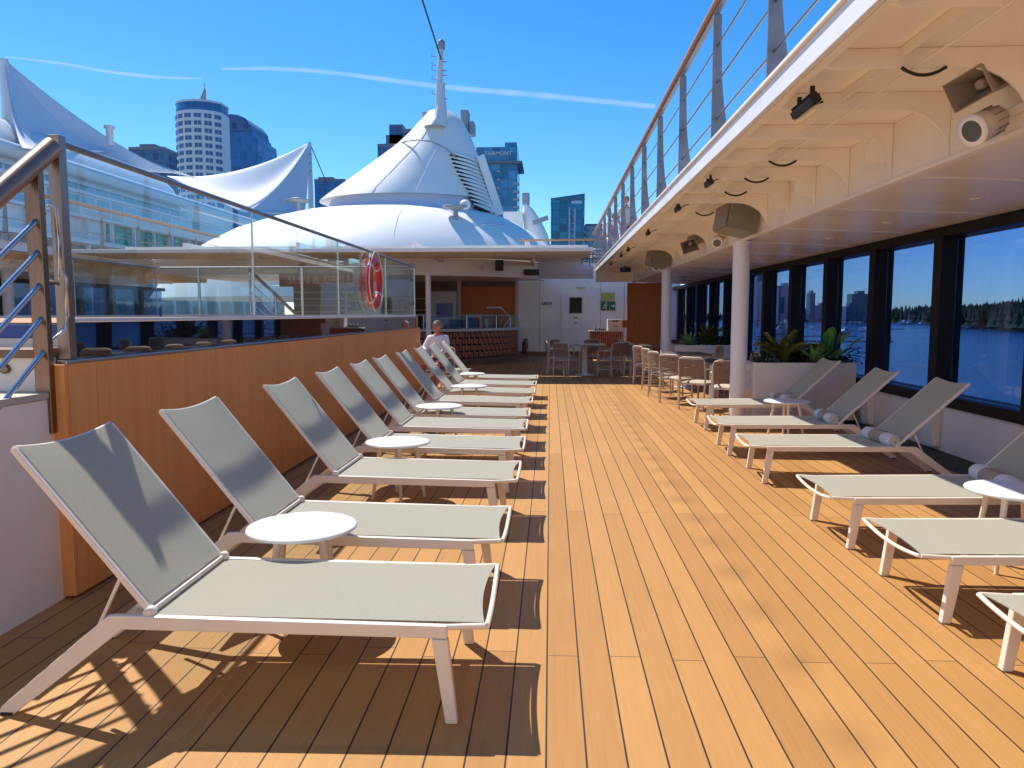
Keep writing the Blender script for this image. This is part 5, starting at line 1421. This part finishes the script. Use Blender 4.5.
CB = [(692, 704, 246, 1500, 'glass_navy', 'dark tower seen leftmost through the distant panes'), (722, 734, 262, 1700, 'facade_grey', 'grey tower seen left of the near column'),
      (752, 760, 268, 1900, 'glass_navy', 'dark tower just right of the near column'), (773, 786, 287, 1900, 'glass_navy', 'dark blue block between two window posts right of the column'),
      (783, 793, 300, 2000, 'facade_pale', 'pale block in front of the dark blue one'), (803, 808, 294, 2100, 'glass_navy', 'slim dark stepped tower above the marina'),
      (807, 826, 306, 2100, 'facade_pale', 'long pale low block above the marina'), (819, 824, 297, 2200, 'facade_grey', 'small grey tower behind the pale low block'),
      (843, 861, 295, 1800, 'facade_grey', 'broad grey block standing alone above the marina'), (838, 849, 307, 1780, 'glass_navy', 'low dark block left of the broad grey block')]
for (x0, x1, yt, Y, mm, lab) in CB:
    tower_box(lab, x0, x1, yt, Y, mm, 30, 'roof_grey', ((.35, .72, 7, mm),), name='waterfront_block')
# boats
def make_boat(sail_):
    t = thing('boat', 'x', 'boat', group='white boats moored along the far shore')
    g = []
    for i in range(9):
        u = i/8; wv = 2.3*(1-u**3)*(.8+.2*min(1, u*4)); x = -7+14*u
        g.append([(x+.8*u, -wv, 2.2+.6*u), (x, -wv*.7, .4), (x, 0, -.4), (x, wv*.7, .4), (x+.8*u, wv, 2.2+.6*u), (x+.8*u, 0, 2.3+.6*u), (x+.8*u, -wv, 2.2+.6*u)])
    MB().grid(g, False).build('hull', 'boat_white', t)
    MB().prism([(-5, 2.2), (3, 2.4), (1.5, 4.2), (-4.5, 4.4)], -1.5, 1.5).build('cabin', 'boat_white', t, bevel=.2)
    MB().prism([(-4, 3.0), (2.3, 3.1), (1.8, 3.8), (-4, 3.8)], -1.54, 1.54).build('cabin_window', 'tower_window', t)
    if sail_: MB().tube([(0, 0, 4), (0, 0, 19)], .16, 6).build('mast', 'boat_white', t); MB().tube([(0, 0, 5.2), (-6, 0, 5.2)], .2, 6).build('boom', 'boat_blue', t)
    else: MB().box(-3.5, .5, -1.2, 1.2, 4.4, 5.6).build('fly_bridge', 'boat_white', t, bevel=.2)
    return t
bt = [make_boat(True), make_boat(False)]
used = [False, False]
BL = 'white boat moored in the distant marina below the far shore'
spots = []
for i in range(44):
    q = rnd.random()
    if q < .55: sx = rnd.uniform(768, 880); yy = rnd.choice((321.5, 323.5, 326, 329, 331, 334))
    else: sx = rnd.uniform(885, 1000); yy = 323.3+ (sx-885)/140*6.0 + rnd.uniform(0, 1.6)
    Y = 20*755/(yy-314.5); spots.append(((sx-550)*Y/755, Y))
for (x, y) in spots:
    k = 0 if rnd.random() < .5 else 1
    if not used[k]: bt[k].location = (x, y, -18.3); bt[k].rotation_euler = (0, 0, rnd.uniform(0, 6)); bt[k]['label'] = BL; used[k] = True
    else: dup(bt[k], (x, y, -18.3), rnd.uniform(0, 6), BL, scale=(rnd.uniform(.8, 1.7),)*3)
for i, (sx, yy, L) in enumerate(((800, 336, 90), (830, 341, 80), (850, 329, 120), (785, 327, 100))):
    Y = 20*755/(yy-314.5); X_ = (sx-550)*Y/755
    t = thing('floating_dock', 'long low floating dock in the marina, '+['nearest but one', 'nearest', 'third', 'farthest'][i]+' to the ship', 'dock', (X_, Y, -18.3))
    MB().box(-L/2, L/2, -2, 2, 0, .8).build('walkway', 'concrete', t)
    for k in range(6): MB().tube([(-L/2+L*k/5, 2.3, -1), (-L/2+L*k/5, 2.3, 4)], .3, 6).build('pile', 'sail_rock', t)

# ------------------------------------------------------------------ contrail: a thin tube of ice cloud high up
def contrail_mat():
    m, nt, b, out = new_mat('contrail_cloud'); nt.nodes.remove(b)
    d = nt.nodes.new('ShaderNodeBsdfDiffuse'); d.inputs[0].default_value = (.95, .95, .95, 1)
    tl = nt.nodes.new('ShaderNodeBsdfTranslucent'); tl.inputs[0].default_value = (.95, .95, .95, 1)
    t = nt.nodes.new('ShaderNodeBsdfTransparent')
    m1 = nt.nodes.new('ShaderNodeMixShader'); m1.inputs[0].default_value = .6; nt.links.new(d.outputs[0], m1.inputs[1]); nt.links.new(tl.outputs[0], m1.inputs[2])
    tc = nt.nodes.new('ShaderNodeTexCoord'); n = nt.nodes.new('ShaderNodeTexNoise'); n.inputs['Scale'].default_value = .004; n.inputs['Detail'].default_value = 10; n.inputs['Roughness'].default_value = .55
    nt.links.new(tc.outputs['Object'], n.inputs['Vector'])
    mr = nt.nodes.new('ShaderNodeMapRange'); mr.inputs['From Min'].default_value = .35; mr.inputs['From Max'].default_value = .7; mr.inputs['To Min'].default_value = .09; mr.inputs['To Max'].default_value = .2
    nt.links.new(n.outputs['Fac'], mr.inputs['Value'])
    m2 = nt.nodes.new('ShaderNodeMixShader'); nt.links.new(mr.outputs[0], m2.inputs[0]); nt.links.new(t.outputs[0], m2.inputs[1]); nt.links.new(m1.outputs[0], m2.inputs[2]); nt.links.new(m2.outputs[0], out.inputs[0])
contrail_mat()
YT = 6000.
def trail(pts, rs, label):
    P = [at3(x, y, YT) for x, y in pts]; sp = smooth_path(P, 6); n = len(sp)
    rr = []
    for i in range(n):
        u = i/(n-1)*(len(rs)-1); a = int(min(len(rs)-2, u)); f = u-a; rr.append(.6*(rs[a]*(1-f)+rs[a+1]*f)*rnd.uniform(.9, 1.1))
    return tag(MB().tube(sp, rr, 10).build('contrail', 'contrail_cloud'), label, 'contrail', 'contrails in the sky')
trail([(5, 58), (60, 65), (110, 74), (160, 80), (205, 82)], [10, 19, 21, 20, 6], 'short thin white contrail at the upper left of the sky')
trail([(225, 73), (280, 74), (340, 79), (440, 93), (540, 103), (650, 115)], [14, 26, 27, 32, 36, 30], 'long white contrail crossing the sky behind the mast')
